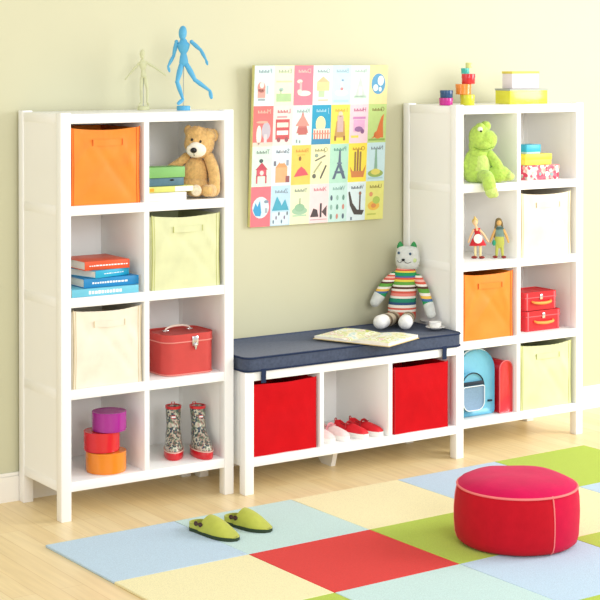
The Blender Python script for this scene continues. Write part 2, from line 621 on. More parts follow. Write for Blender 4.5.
# ------------------------------------------------------------------ books
def make_book(name, label, x0, x1, y0, y1, z0, z1, cover, spine_marks=None, group=None, pivot=None, rot=0.0, cat='book', open_side='back', spine=None):
    w, d, h = x1 - x0, y1 - y0, z1 - z0
    t = thing(name, label, cat, (x0, y0, z0 + 0.0004), rot, group)
    th = 0.0022
    m = MB()
    m.box(0, w, 0.002, d, 0, th, 0.0006); m.box(0, w, 0.002, d, h - th, h - 0.0004, 0.0006)
    m.box(0, w, 0, 0.003, 0, h - 0.0004, 0.001)
    m.build('cover', cover, t)
    m = MB(); m.box(0.004, w - 0.004, 0.0035, d - 0.005, th, h - th); m.build('pages', PAPER, t)
    if spine_marks:
        col, u0, u1, hh = spine_marks
        m = MB()
        x = u0 * w
        random.seed(int(w * 1e5))
        while x < u1 * w:
            l = random.uniform(0.006, 0.012)
            m.box(x, x + l, -0.0006, 0.0006, h * (0.5 - hh / 2), h * (0.5 + hh / 2) * random.uniform(0.9, 1))
            x += l + 0.003
        m.build('spine_lettering', col, t)
    if spine:
        col, u0, u1 = spine
        m = MB(); m.box(u0 * w, u1 * w, -0.0007, 0.001, 0.0015, h - 0.002); m.build('spine_panel', col, t)
    return t


LW = mat('white_lettering', 'F3F7F8', 0.6)
# stack in the left bookcase, second cubby
zs = SH[2]
B_pale = mat('cover_pale_blue', '6FC3DB', 0.45, 0.04)
B_blue = mat('cover_blue', '1B86C2', 0.4, 0.04)
B_cyan = mat('cover_turquoise', '1FA9CF', 0.4, 0.04)
B_orng = mat('cover_orange_red', 'E4552A', 0.4, 0.04)
B_orgt = mat('cover_spine_red', 'D8431F', 0.4, 0.04)
gb = 'stacked books under the orange bin'
make_book('book', 'pale blue book lying at the bottom of the stack of blue and orange books', 0.050, 0.332, 0.012, 0.232, zs, zs + 0.029, B_pale, (LW, 0.25, 0.72, 0.45), gb)
make_book('book', 'bright blue book in the left bookcase lying on the pale blue one', 0.107, 0.340, 0.026, 0.240, zs + 0.030, zs + 0.064, B_blue, (LW, 0.15, 0.8, 0.22), gb)
make_book('book', 'turquoise book lying askew beneath the orange book', 0.150, 0.318, 0.014, 0.200, zs + 0.065, zs + 0.093, B_cyan, (LW, 0.25, 0.8, 0.12), gb, rot=R(14))
make_book('book', 'orange red book on top of the stack of blue books', 0.118, 0.308, 0.040, 0.240, zs + 0.106, zs + 0.140, B_orng, (LW, 0.1, 0.92, 0.16), gb)
# thin pale spacer book between turquoise and orange: the orange one rests on it
bpy.data.objects['book.003'].location.z = zs + 0.0934
# stack beside the teddy bear
zs = SH[3]
B_wht = mat('cover_white', 'EDE9E4', 0.6, 0.03)
B_mul = mat('cover_yellow_green', 'D5D878', 0.5, 0.05)
B_navy = mat('cover_grey_blue', '4E7383', 0.5, 0.08, 60)
B_grn = mat('cover_leaf_green', '7DB568', 0.5, 0.05)
gb = 'stacked books beside the teddy bear'
make_book('book', 'white book lying at the bottom of the stack beside the teddy bear', 0.378, 0.543, 0.012, 0.115, zs, zs + 0.032, B_wht, None, gb)
make_book('book', 'pale yellow and white picture book beside the teddy, third from the top of its stack', 0.379, 0.577, 0.016, 0.100, zs + 0.033, zs + 0.056, B_mul, None, gb, spine=(B_wht, 0.58, 0.99))
make_book('book', 'grey blue book between the green and the pale yellow books by the teddy bear', 0.379, 0.537, 0.022, 0.110, zs + 0.057, zs + 0.088, B_navy, None, gb)
make_book('book', 'green book on top of the stack beside the teddy bear', 0.378, 0.540, 0.018, 0.112, zs + 0.089, zs + 0.130, B_grn, None, gb)
m = MB(); m.ell((0.105, -0.0015, 0.022), (0.010, 0.0012, 0.0035)); o = m.build('spine_mark', BLACK, bpy.data.objects['book.006'])
m = MB(); m.box(0.004, 0.022, -0.0008, 0.001, 0.004, 0.017); m.build('spine_mark', mat('spine_orange', 'E8A32A'), bpy.data.objects['book.005'])

# ------------------------------------------------------------------ plush helper
def plush(name, hexc, var=0.16, bump=0.9, bs=130):
    return mat(name, hexc, 0.95, var, 70, bump=bump, bscale=bs, spec=0.08, sheen=0.35, dist=0.006)


# teddy bear
TF = Figure(197.5, 198.4, z=SH[3], ref=1.27)
TF.o.z = SH[3]
TED = plush('teddy_fur', 'DDB474')
TEDL = plush('teddy_paw', 'E6C593', 0.08)
MUZ = plush('teddy_muzzle', 'F6EEDD', 0.05, 0.5)
t = thing('teddy_bear', 'golden brown plush teddy bear with white muzzle sitting in the left bookcase', 'teddy bear', TF.o, TF.rot)
k = TF.k
p = lambda x, y, d=0.0: TF(x, y, d)
s = 1 / k
m = MB(); m.ell(p(196, 174, 0.05), (13.0 * s, 0.047, 18 * s)); m.ell(p(196, 186, 0.04), (14.5 * s, 0.052, 11 * s))
m.build('body', TED, t, jitter=0.002, jscale=150)
m = MB(); hc = p(199.5, 142.5, 0.035)
m.ell(hc, (15.2 * s, 0.048, 16.0 * s), (0, R(8), 0), 32); m.ell(p(208, 136, 0.035), (8 * s, 0.035, 8 * s)); m.ell(p(190, 133, 0.035), (5 * s, 0.03, 6 * s))
m.ell(p(197, 133, 0.03), (9 * s, 0.035, 7.5 * s))
head = m.build('head', TED, t, jitter=0.0045, jscale=120)
for ex, ey, rx in ((188.4, 130, 4.4), (213.0, 135, 5.6)):
    m = MB(); m.ell(p(ex, ey, 0.045), (rx * s, 0.014, (rx + 1.2) * s)); e = m.build('ear', TED, head, jitter=0.0015, jscale=150)
    m = MB(); m.ell(p(ex, ey + 0.3, 0.0335), (rx * 0.62 * s, 0.006, rx * 0.72 * s)); m.build('inner_ear', TEDL, head)
m = MB(); m.ell(p(196.3, 150, -0.008), (10 * s, 0.027, 7.6 * s)); m.ell(p(195.5, 147, -0.012), (6.5 * s, 0.022, 5 * s)); m.build('muzzle', MUZ, head, jitter=0.0012, jscale=160)
m = MB(); m.ell(p(193.7, 150.4, -0.037), (3.3 * s, 0.007, 2.7 * s)); m.build('nose', BLACK, head)
m = MB(); a = p(194, 153, -0.0365); m.tube([a, p(194.2, 156, -0.034)], 0.0012, 6); m.build('mouth_seam', BLACK, head)
for ex, ey in ((192.0, 139.6), (200.5, 141.6)):
    m = MB(); m.ell(p(ex, ey, -0.0095), (1.35 * s, 0.005, 1.5 * s)); m.build('eye', BLACK, head)
m = MB(); m.tube([p(209, 157, 0.03), p(213, 168, 0.015), p(214.6, 180, 0.005), p(213.5, 190.5, 0.0)], [5.5 * s, 5.8 * s, 5.6 * s, 6.4 * s], 16, sub=3); m.build('arm', TED, t, jitter=0.0018, jscale=150)
m = MB(); m.ell(p(211.6, 190.5, -0.021), (5.2 * s, 0.006, 6.2 * s)); m.build('paw_pad', TEDL, t)
m = MB(); m.tube([p(186, 157, 0.055), p(180, 162, 0.055), p(171, 167, 0.06)], [5.0 * s, 4.6 * s, 4.2 * s], 16, sub=3); m.build('arm', TED, t, jitter=0.0018, jscale=150)
for ax, lx in ((189, 196.5), (205, 207)):
    m = MB(); fy = 190.6
    m.tube([p(ax, 189, 0.045), p((ax + lx) / 2, 190.3, 0.01), p(lx, fy, -0.018)], [6.2 * s, 6.0 * s, 6.2 * s], 16, sub=3)
    m.build('leg', TED, t, jitter=0.0018, jscale=150)
    if lx < 200:
        m = MB(); m.ell(p(lx - 0.2, fy - 0.3, -0.041), (5.2 * s, 0.005, 5.6 * s)); m.build('foot_sole', mat('teddy_sole', 'EADCBF', 0.95, 0.15, 90, bump=0.6, spec=0.1), t)

# ------------------------------------------------------------------ train case
RED1 = mat('red_leatherette', 'CA4540', 0.45, 0.03, 30, bump=0.15, bscale=600, spec=0.4)
RED1D = mat('pale_red_trim', 'E58B80', 0.5, 0.03)
zs = SH[1]
x0, x1, y0, y1 = 0.457, 0.686, 0.026, 0.215
t = thing('train_case', 'red vanity case with silver clasp and rounded corners in the left bookcase', 'case', ((x0 + x1) / 2, (y0 + y1) / 2, zs + 0.0006))
w2, d2 = (x1 - x0) / 2, (y1 - y0) / 2
m = MB(); m.prism(rr(-w2, w2, -d2, d2, 0.05, 8), 0, 0.128, 0.003, 2); m.build('case_body', RED1, t)
m = MB(); m.prism(rr(-w2 - 0.002, w2 + 0.002, -d2 - 0.002, d2 + 0.002, 0.051, 8), 0.131, 0.160, 0.007, 3); lid = m.build('lid', RED1, t)
for z in (0.1295, 0.004):
    m = MB(); pts = [Vector((x, y, z)) for x, y in rr(-w2 - 0.001, w2 + 0.001, -d2 - 0.001, d2 + 0.001, 0.051, 8)]
    m.tube(pts + pts[:1], 0.0028, 6, False); m.build('trim', RED1D, t)
m = MB(); m.box(0.002, 0.03, -d2 - 0.007, -d2 - 0.0005, 0.112, 0.15, 0.003); m.tube([(0.016, -d2 - 0.007, 0.117), (0.016, -d2 - 0.008, 0.1)], [0.008, 0.004], 10); m.build('clasp', CHROME, t)
hp = [(-0.055, 0.012, 0.158), (-0.053, 0.012, 0.168), (-0.03, 0.012, 0.176), (0.0, 0.012, 0.178), (0.03, 0.012, 0.176), (0.053, 0.012, 0.168), (0.055, 0.012, 0.158)]
m = MB(); m.tube(hp, [0.003, 0.0035, 0.0045, 0.0045, 0.0045, 0.0035, 0.003], 10, sub=3); m.build('handle', mat('cream_handle', 'F2E4D4', 0.4), t)
for x in (-0.055, 0.055):
    m = MB(); m.box(x - 0.012, x + 0.012, 0.004, 0.020, 0.1585, 0.163, 0.002); m.build('handle_mount', CHROME, t)

# ------------------------------------------------------------------ round boxes
def round_box(name, label, c, r, h, z, body, group, lid_frac=0.42, rot=0.0, hexs=True):
    t = thing(name, label, 'box', (c[0], c[1], z + 0.0004), rot, group)
    m = MB(); zb = h * (1 - lid_frac)
    m.lathe([(r * 0.93, 0), (r * 0.965, 0.0015), (r * 0.965, zb + 0.004)], seg=40); m.build('box_body', body, t)
    m = MB(); m.lathe([(r * 0.975, zb), (r, zb + 0.0005), (r, h - 0.0012), (r - 0.0011, h - 0.0001), (r - 0.003, h - 0.0003), (r * 0.9, h - 0.0005)], seg=40); m.build('lid', body, t)
    return t


gl = lambda n, c: mat(n, c, 0.22, 0.03, 9, spec=0.5, coat=0.3)
gb = 'round boxes in the bottom left cubby'
z = SH[0]
k = 259.0
cp = at(106, 470.5, z=z)


def beside(p0, dpx, k=259.0):
    return Vector((p0.x + dpx / k * 0.845, p0.y - dpx / k * 0.535, p0.z))


round_box('round_box', 'orange round box at the bottom of the stack in the left bookcase', cp, 20.2 / k, 0.079, z, gl('glossy_orange', 'EF8A1E'), gb, 0.9)
round_box('round_box', 'red round box between the orange and the purple round boxes', beside(cp, -4.2), 18 / k, 0.076, z + 0.0796, gl('glossy_red', 'DA1F2B'), gb, 0.9)
round_box('round_box', 'purple round box on top of the stack in the left bookcase', beside(cp, 3.2), 17.2 / k, 0.074, z + 0.1562, gl('glossy_purple', 'A82590'), gb, 0.9)

# ------------------------------------------------------------------ rain boots
BOOT = pattern('floral_rubber', ['42524E', 'C3C0AC', '7F8A72', '3A4858', 'BFA595', '5F6E5E', 'CFCBB8', '8A6A60'], 135, 0.3, coat=0.3)
BOOTR = mat('red_rubber', 'D2202A', 0.3, 0.03, 12, spec=0.5, coat=0.3)
BOOTI = mat('boot_lining', 'B98A70', 0.9, 0.05)


def make_boot(label, loc, rot):
    t = thing('rain_boot', label, 'boot', loc, rot, 'floral rain boots')
    # cross sections from the ground up: (z, centre y, half width, front-back half length)
    sec = [(0.026, -0.028, 0.036, 0.079), (0.040, -0.028, 0.036, 0.078), (0.055, -0.024, 0.034, 0.070), (0.070, -0.012, 0.032, 0.054), (0.086, 0.000, 0.031, 0.042), (0.102, 0.004, 0.028, 0.034), (0.13, 0.008, 0.028, 0.033), (0.16, 0.012, 0.030, 0.035), (0.190, 0.016, 0.031, 0.036)]

    def rg(z, cy, a, b, g=0.0, seg=28):
        out = []
        for i in range(seg):
            th = 2 * PI * i / seg
            out.append(Vector(((a - g) * math.cos(th), cy + (b - g) * math.sin(th), z)))
        return out
    m = MB()
    m.rings([rg(*q) for q in sec] + [rg(*q, g=0.004) for q in sec[::-1]], True, False); m.build('boot_shaft', BOOT, t)
    m = MB(); z0, cy, a, b = sec[-1]
    m.rings([rg(z0 - 0.007, cy, a + 0.0012, b + 0.0012), rg(z0 + 0.003, cy, a + 0.0015, b + 0.0015), rg(z0 + 0.004, cy, a, b, 0.004), rg(z0 - 0.03, cy, a, b, 0.0046)], False, False); m.build('top_rim', BOOTR, t)
    m = MB()
    m.rings([rg(0.0, -0.028, 0.037, 0.080), rg(0.004, -0.028, 0.039, 0.083), rg(0.028, -0.028, 0.039, 0.083), rg(0.033, -0.028, 0.0368, 0.080)]); m.build('sole', BOOTR, t)
    m = MB(); pts = [Vector((0.0395 * math.cos(a), -0.028 + 0.0835 * math.sin(a), 0.031)) for a in [2 * PI * i / 28 for i in range(29)]]
    m.tube(pts, 0.002, 6, False); m.build('welt', mat('boot_welt', 'E8C9B8', 0.5), t)
    m = MB(); m.box(-0.009, 0.009, -0.0245, -0.0205, 0.148, 0.160, 0.0008); m.mi = 1; m.box(-0.008, 0.008, -0.0249, -0.024, 0.151, 0.157)
    m.build('badge', [BOOTR, LW], t)
    m = MB(); m.tube([(-0.006, 0.051, 0.18), (-0.006, 0.056, 0.198), (0.006, 0.056, 0.198), (0.006, 0.051, 0.18)], 0.002, 6); m.build('pull_tab', BOOTR, t)
    return t


b1 = at(173.5, 454.5, z=SH[0]); b2 = at(199, 454, z=SH[0])
make_boot('red soled floral rain boot standing nearer the round boxes', b1 + Vector((0, 0, 0.0005)), R(-28))
dup(bpy.data.objects['rain_boot'], b2 + Vector((0, 0, 0.0005)), 'red soled floral rain boot standing nearer the bench', R(-10))

# ------------------------------------------------------------------ artist mannequins
def mannequin(label, F, S, J, hexc, base_r, base_h):
    """J: joint name -> (px, py, depth); S: body thickness factor"""
    w = mat('mannequin_wood_' + hexc, hexc, 0.5, 0.06, 20)
    d = mat('mannequin_rod_' + hexc, 'B9BDBB', 0.3, 0.02, metal=0.8)
    t = thing('artist_mannequin', label, 'mannequin', F.o + Vector((0, 0, 0.0004)), F.rot, 'artist mannequins')
    g = {n: F(*v) for n, v in J.items()}
    m = MB(); m.lathe([(base_r, 0), (base_r, base_h - 0.002), (base_r - 0.002, base_h)], (0, 0, 0), 32); m.build('base', w, t)
    pv = g['pelvis']
    m = MB(); m.tube([(0, 0.012, base_h * 0.5), (0, 0.012, pv.z * 0.6), pv + Vector((0, 0.012, 0))], 0.0016, 8); m.build('rod', d, t)
    m = MB(); hd = g['head']; m.ell(hd, (0.0165 * S, 0.019 * S, 0.029 * S), (0, R(4), 0)); m.ell(hd + Vector((0, -0.003 * S, -0.012 * S)), (0.012 * S, 0.014 * S, 0.02 * S)); m.build('head', w, t)
    m = MB(); m.tube([hd - Vector((0, 0, 0.02 * S)), g['neck'] - Vector((0, 0, 0.006 * S))], 0.006 * S, 8); m.build('neck', w, t)
    nk, ws = g['neck'], g['waist']
    m = MB(); m.tube([nk - Vector((0, 0, 0.004 * S)), nk * 0.7 + ws * 0.3, nk * 0.35 + ws * 0.65, ws], [0.016 * S, 0.027 * S, 0.022 * S, 0.012 * S], 16, flat=0.65, sub=3); m.build('chest', w, t)
    m = MB(); m.tube([ws + Vector((0, 0, 0.002)), ws * 0.5 + pv * 0.5, pv], [0.011 * S, 0.016 * S, 0.019 * S], 14, flat=0.7, sub=2); m.build('pelvis', w, t)
    for sd in 'ab':
        sh, el, ha, fi = g['sh' + sd], g['el' + sd], g['ha' + sd], g['fi' + sd]
        m = MB(); m.ell(sh, 0.0085 * S, seg=14); m.tube([sh, sh * .5 + el * .5, el], [0.0075 * S, 0.009 * S, 0.006 * S], 10, sub=2); m.build('upper_arm', w, t)
        m = MB(); m.ell(el, 0.0068 * S, seg=12); m.tube([el, el * .6 + ha * .4, ha], [0.0062 * S, 0.0075 * S, 0.0042 * S], 10, sub=2); m.build('forearm', w, t)
        m = MB(); m.tube([ha, ha * .5 + fi * .5, fi], [0.004 * S, 0.0065 * S, 0.004 * S], 10, flat=0.5, sub=2); m.build('hand', w, t)
        hi, kn, an, to = g['hi' + sd], g['kn' + sd], g['an' + sd], g['to' + sd]
        m = MB(); m.ell(hi, 0.010 * S, seg=14); m.tube([hi, hi * .55 + kn * .45, kn], [0.010 * S, 0.0115 * S, 0.0075 * S], 12, sub=2); m.build('thigh', w, t)
        m = MB(); m.ell(kn, 0.0088 * S, seg=12); m.tube([kn, kn * .65 + an * .35, an], [0.0078 * S, 0.0092 * S, 0.005 * S], 12, sub=2); m.build('shin', w, t)
        m = MB(); m.tube([an, an * .5 + to * .5, to], [0.006 * S, 0.0085 * S, 0.007 * S], 10, flat=0.6, sub=2); m.build('foot', w, t)
    return t


F = Figure(183.5, 110.4, z=TOP, ref=1.65)
mannequin('blue wooden artist mannequin striding with one leg lifted on the left bookcase', F, 1.0, dict(
    head=(182.8, 33, 0), neck=(183.4, 41, 0), waist=(183.6, 53.5, 0), pelvis=(183.8, 62, 0),
    sha=(176.6, 42, 0), ela=(173.6, 56, .01), haa=(168.2, 66.5, -.01), fia=(169.6, 71.5, -.01),
    shb=(191.6, 42, 0), elb=(200.8, 50.2, -.005), hab=(206, 60, -.015), fib=(207.4, 64.5, -.02),
    hia=(181.4, 65, 0), kna=(177.2, 82, -.02), ana=(183.0, 99.5, 0), toa=(178.4, 103.6, -.025),
    hib=(186.8, 65, 0), knb=(195.0, 80, 0), anb=(210, 91, .02), tob=(211.4, 97.6, .02)), '57AAD2', 0.027, 0.018)
F = Figure(143.5, 110.2, z=TOP, ref=1.62)
mannequin('small unpainted pale wood artist mannequin with arms spread on the left bookcase', F, 0.62, dict(
    head=(142.4, 54, 0), neck=(142.8, 60.5, 0), waist=(143.2, 70, 0), pelvis=(143.6, 75.5, 0),
    sha=(139.2, 63.4, 0), ela=(132, 71.6, 0), haa=(127.4, 77, 0), fia=(125.4, 79.5, 0),
    shb=(146.6, 62.6, 0), elb=(155.6, 68, 0), hab=(163, 73.4, 0), fib=(166, 75.8, 0),
    hia=(141.8, 78, 0), kna=(141.2, 90, -.008), ana=(141.5, 103, 0), toa=(139.5, 105.2, -.014),
    hib=(145.4, 78, 0), knb=(147.4, 90, -.004), anb=(147.3, 103, 0), tob=(148.5, 105.2, -.012)), 'CFD0A6', 0.024, 0.016)

# ------------------------------------------------------------------ gift boxes on the right bookcase
gb = 'small round gift boxes on the right bookcase'
k = 227.0
c0 = at(446, 105.4, z=TOP)
c1 = at(467.3, 105.2, z=TOP)
hh = [('magenta round gift box under the navy one on the right bookcase', c0, 7.0, .033, 0.0, 'C3278D', 'magenta'),
      ('navy blue round gift box on the magenta one', beside(c0, .4, k), 6.6, .033, .0336, '1D4A78', 'navy'),
      ('lime yellow round gift box at the foot of the tall tower of little boxes', c1, 7.4, .047, 0.0, 'D3D62A', 'lime'),
      ('orange round gift box above the lime yellow one in the tower', beside(c1, -4, k), 8.0, .046, .0476, 'EE8B27', 'tangerine'),
      ('red round gift box in the middle of the tower of little boxes', beside(c1, 1.0, k), 6.9, .044, .0942, 'D6252F', 'scarlet'),
      ('teal round gift box near the top of the tower of little boxes', beside(c1, -2.2, k), 4.2, .025, .1388, '35B3A6', 'teal'),
      ('tiny pale yellow green gift box topping the tower of little boxes', beside(c1, 1.4, k), 3.3, .024, .1644, 'D9DC8C', 'pistachio')]
for lb, c, r, h, dz, hx, nm in hh:
    round_box('gift_box', lb, c, r / k, h, TOP + dz, gl('glossy_' + nm, hx), gb, 0.4)


def rect_box(name, label, x0, x1, y0, y1, z, h, body, lidm, lid_h, group, over=0.002):
    t = thing(name, label, 'box', ((x0 + x1) / 2, (y0 + y1) / 2, z + 0.0004), 0, group)
    w2, d2 = (x1 - x0) / 2, (y1 - y0) / 2
    m = MB(); m.box(-w2 + over, w2 - over, -d2 + over, d2 - over, 0, h - 0.003, 0.001); m.build('box_body', body, t)
    m = MB(); m.box(-w2, w2, -d2, d2, h - lid_h, h - 0.0005, 0.0012); m.build('lid', lidm, t)
    return t


a = at(510, 104.3, z=TOP); b = at(548, 103.2, y=a.y)
YEL = gl('bright_yellow_card', 'E4E23A')
rect_box('keepsake_box', 'bright yellow rectangular box with thin grey lid on the right bookcase', a.x, b.x, a.y, a.y + 0.105, TOP, 0.070, YEL, mat('grey_lid', 'A9AEA6', 0.5), 0.009, 'rectangular boxes on the right bookcase')
a2 = at(512.3, 88, y=a.y + 0.012); b2_ = at(539.5, 87.4, y=a.y + 0.012)
rect_box('keepsake_box', 'pale lilac white box with thin yellow lid on the bright yellow box', a2.x, b2_.x, a.y + 0.012, a.y + 0.085, TOP + 0.0704, 0.078, mat('pale_lilac_card', 'EFE6EC', 0.5, 0.02), mat('mustard_lid', 'E3D25A', 0.5), 0.011, 'rectangular boxes on the right bookcase')

# boxes in the top right cubby
zs = SH[3]
gb = 'patterned boxes in the right bookcase'
FLO = pattern('pink_floral_paper', ['D6405A', 'F4D9CF', 'E2697A', 'F0A59B', 'B8C7B4', 'EFE4DA', 'D8536B'], 70, 0.5)
def front_box(label, pxl, pxr, y, depth, z, h, body, lidm, lid_h):
    xa = at(pxl, 170, y=y).x; xb = at(pxr, 170, y=y).x
    return rect_box('patterned_box', label, xa, xb, y, y + depth, z, h, body, lidm, lid_h, gb)
front_box('pink floral box at the bottom of the stack in the right bookcase', 527.5, 559.5, 0.045, 0.12, zs, 0.066, FLO, FLO, 0.02)
front_box('yellow box with pink ends on the pink floral box in the right bookcase', 525.5, 552, 0.060, 0.09, zs + 0.0664, 0.050, mat('lemon_card', 'EFE05A', 0.4), mat('lemon_lid', 'F0E044', 0.4), 0.026)
front_box('turquoise and white box topping the stack in the right bookcase', 526.5, 540.8, 0.075, 0.08, zs + 0.1168, 0.042, mat('sky_card', 'BFE3EC', 0.4), mat('turquoise_lid', '35AECB', 0.35), 0.034)
o = bpy.data.objects['patterned_box']
m = MB()
for i, (x, zz, r) in enumerate(((-0.055, 0.022, 0.011), (-0.02, 0.026, 0.008), (0.022, 0.024, 0.013), (0.052, 0.022, 0.009))):
    m.mi = i % 2
    yy = -0.06 + 0.001
    m.M = Matrix.Translation((x, yy, zz)) @ Matrix.Rotation(PI / 2, 4, 'X')
    m.lathe([(r, 0), (r, 0.0008), (r * 0.5, 0.0009)], seg=16)
m.build('flower_print', [mat('flower_white', 'F2EDE0', 0.6), mat('flower_grey', '8FAFB0', 0.6)], o)

# ------------------------------------------------------------------ frog
FF = Figure(479, 183.5, y=0.085, ref=1.28)
FF.o.z = SH[3]
FR = plush('frog_plush', 'B8D862', 0.12, 0.9, 120)
FRL = plush('frog_belly', 'C9E07E', 0.1, 0.9, 120)
FF.py = 183.5
t = thing('plush_frog', 'lime green plush frog sitting with one leg over the shelf edge', 'plush toy', FF.o, FF.rot)
base = at(479, 183.5, y=0.085)
dz = (base.z - FF.o.z)
FF.py += dz * FF.k
p = lambda x, y, d=0.0: FF(x, y, d)
s = 1 / FF.k
m = MB(); m.ell(p(478, 167, 0.0), (13.6 * s, 0.058, 17.5 * s)); m.ell(p(477.5, 174, 0), (14 * s, 0.06, 11.5 * s)); m.ell(p(478.5, 153, 0), (10.5 * s, 0.046, 8 * s)); m.build('body', FR, t, jitter=0.0025, jscale=110, floor_z=0.0006)
m = MB(); m.ell(p(480.5, 167, -0.026), (9.5 * s, 0.034, 14 * s)); m.build('belly_patch', FRL, t, jitter=0.002, jscale=110)
m = MB(); m.ell(p(480, 138, -0.01), (11.5 * s, 0.048, 13.5 * s), (0, R(-6), 0), 28); m.ell(p(487, 139.5, -0.02), (10 * s, 0.040, 10 * s)); m.ell(p(484, 144.5, -0.022), (11 * s, 0.040, 7.2 * s)); m.ell(p(474.5, 146, -0.005), (6 * s, 0.035, 8 * s))
head = m.build('head', FR, t, jitter=0.002, jscale=110)
for ex, ey, dd in ((479, 129.0, -0.036), (484.5, 126.8, 0.004)):
    m = MB(); m.ell(p(ex + 1, ey - 1, dd + 0.014), (5.2 * s, 0.026, 5.2 * s)); m.build('eye_bump', FR, head, jitter=0.001, jscale=110)
m = MB(); m.ell(p(480.0, 129.4, -0.046), (2.6 * s, 0.007, 2.6 * s)); m.build('eye_white', mat('eye_white', 'F2F4E0', 0.4), head)
m = MB(); m.ell(p(480.9, 131.3, -0.0525), (1.2 * s, 0.003, 0.9 * s)); m.build('pupil', BLACK, head)
m = MB(); m.tube([p(473.5, 147, -0.05), p(480, 149.5, -0.058), p(487, 149.3, -0.06), p(494, 146.5, -0.045)], 0.0016, 6, sub=3); m.build('mouth_seam', mat('frog_seam', '6E9A2B', 0.9), head)
m = MB(); m.tube([p(489, 154, -0.005), p(496, 163, -0.02), p(500, 171, -0.03)], [5 * s, 5.5 * s, 5.0 * s], 14, sub=3); m.build('arm', FR, t, jitter=0.002, jscale=110)
m = MB(); m.tube([p(469.5, 155, -0.008), p(467.5, 165, -0.018), p(469.5, 175.5, -0.025)], [3.6 * s, 4.2 * s, 4.4 * s], 14, sub=3); m.build('arm', FR, t, jitter=0.002, jscale=110)
m = MB(); m.tube([p(489, 175.5, -0.01), p(500, 173.5, -0.02), p(505.5, 174.5, -0.01)], [8.0 * s, 8.6 * s, 6.5 * s], 16, sub=3); m.build('leg', FR, t, jitter=0.0025, jscale=110, floor_z=0.0006)
m = MB(); m.ell(p(509.5, 176, -0.025), (4.6 * s, 0.024, 4.4 * s)); m.build('foot', FRL, t, jitter=0.002, jscale=110)
m = MB(); m.tube([p(482, 176.5, -0.045), p(486.5, 176.5, -0.085), p(488.8, 182.5, -0.118), p(489.8, 187.5, -0.120)], [6.6 * s, 6.6 * s, 6.6 * s, 6.2 * s], 16, sub=3); m.build('leg', FR, t, jitter=0.002, jscale=110)
m = MB(); m.ell(p(491, 190.8, -0.124), (6.2 * s, 0.026, 6.6 * s)); m.ell(p(494.5, 193.5, -0.128), (3.8 * s, 0.018, 3.6 * s)); m.build('foot', FRL, t, jitter=0.002, jscale=110)

# ------------------------------------------------------------------ two dolls
SKIN = mat('doll_skin', 'EBC79A', 0.7, 0.03)
BLOND = mat('doll_blond', 'DDBB6A', 0.8, 0.1, 60)
DRED = mat('doll_red', 'C9202B', 0.7, 0.04)
zs = SH[2]
DF = Figure(478, 258.8, z=zs, ref=0.9)
s = 1 / DF.k
p = lambda x, y, d=0.0: DF(x, y, d)
t = thing('doll', 'little doll in a red dress with a round white apron', 'doll', DF.o + Vector((0, 0, 0.0005)), DF.rot, 'little dolls')
m = MB(); m.ell(p(475.2, 222.6), (2.5 * s, 2.4 * s, 3.2 * s)); head = m.build('head', SKIN, t)
m = MB(); m.ell(p(475.0, 221.4, 0.004), (3.0 * s, 2.5 * s, 3.3 * s)); m.tube([p(475, 219, 0.003), p(474.6, 217, 0.003)], [1.6 * s, 0.8 * s], 10); m.build('hair', BLOND, head)
m = MB(); m.tube([p(475.8, 226, 0), p(477, 229.5)], [1.2 * s, 2.0 * s], 10); m.build('neck', SKIN, t)
m = MB(); m.tube([p(476.6, 228.4), p(477.4, 232.5), p(477.6, 234), p(477.6, 240), p(477.8, 245.6)], [3.6 * s, 2.9 * s, 3.0 * s, 6.0 * s, 8.6 * s], 20, round_ends=False, flat=0.45); m.build('dress', DRED, t)
m = MB(); q = p(478, 238.8, -0.0155); m.M = Matrix.Translation(q) @ Matrix.Rotation(R(-17), 4, 'X'); m.ell((0, 0, 0), (4.4 * s, 0.003, 4.8 * s)); m.build('apron', mat('doll_apron', 'F5F1E8', 0.8), t)
for a_, b_ in (((473.6, 230), (468.6, 242.2)), ((480, 230.5), (488, 241.4))):
    A, B = p(*a_), p(*b_); mid = (A + B) / 2 + Vector((0, 0.002, 0.004))
    m = MB(); m.tube([A, mid, B], [1.3 * s, 1.1 * s, 1.0 * s], 8, sub=3); m.build('arm', SKIN, t)
for x in (475.2, 480.2):
    m = MB(); m.tube([p(x, 244), p(x + 0.2, 256.4)], [1.4 * s, 1.1 * s], 8); lg = m.build('leg', mat('doll_stocking', 'EAD8A0', 0.8), t)
    m = MB(); m.ell(p(x + (-1 if x < 478 else 1.6), 257.4, -0.004), (3.0 * s, 0.009, 1.35 * s)); m.build('shoe', mat('doll_shoe', '8E2A22', 0.5), t)
DF = Figure(499.4, 258.4, z=zs, ref=0.9)
s = 1 / DF.k
p = lambda x, y, d=0.0: DF(x, y, d)
t = thing('doll', 'little doll in green trousers and a grey green jacket with long brown hair', 'doll', DF.o + Vector((0, 0, 0.0005)), DF.rot, 'little dolls')
m = MB(); m.ell(p(498.9, 222.6), (2.6 * s, 2.4 * s, 3.2 * s)); head = m.build('head', mat('doll_skin_tan', 'DDB06A', 0.7), t)
m = MB(); m.ell(p(498.6, 221.2, 0.004), (3.3 * s, 2.6 * s, 3.4 * s)); m.tube([p(496.6, 222, 0.003), p(495.6, 230, 0.002), p(495, 237, 0.0)], [1.5 * s, 1.6 * s, 1.2 * s], 8, sub=3); m.tube([p(501.3, 222, 0.004), p(502.4, 230, 0.004)], [1.2 * s, 1.3 * s], 8)
m.build('hair', mat('doll_brown_hair', '7D6B45', 0.8, 0.1, 60), head)
m = MB(); m.tube([p(499, 226.4), p(499.5, 230), p(499.5, 236.5)], [2.4 * s, 4.6 * s, 4.8 * s], 16, round_ends=False, flat=0.5, sub=2); m.build('jacket', mat('doll_jacket', '7D988E', 0.8, 0.15, 80), t)
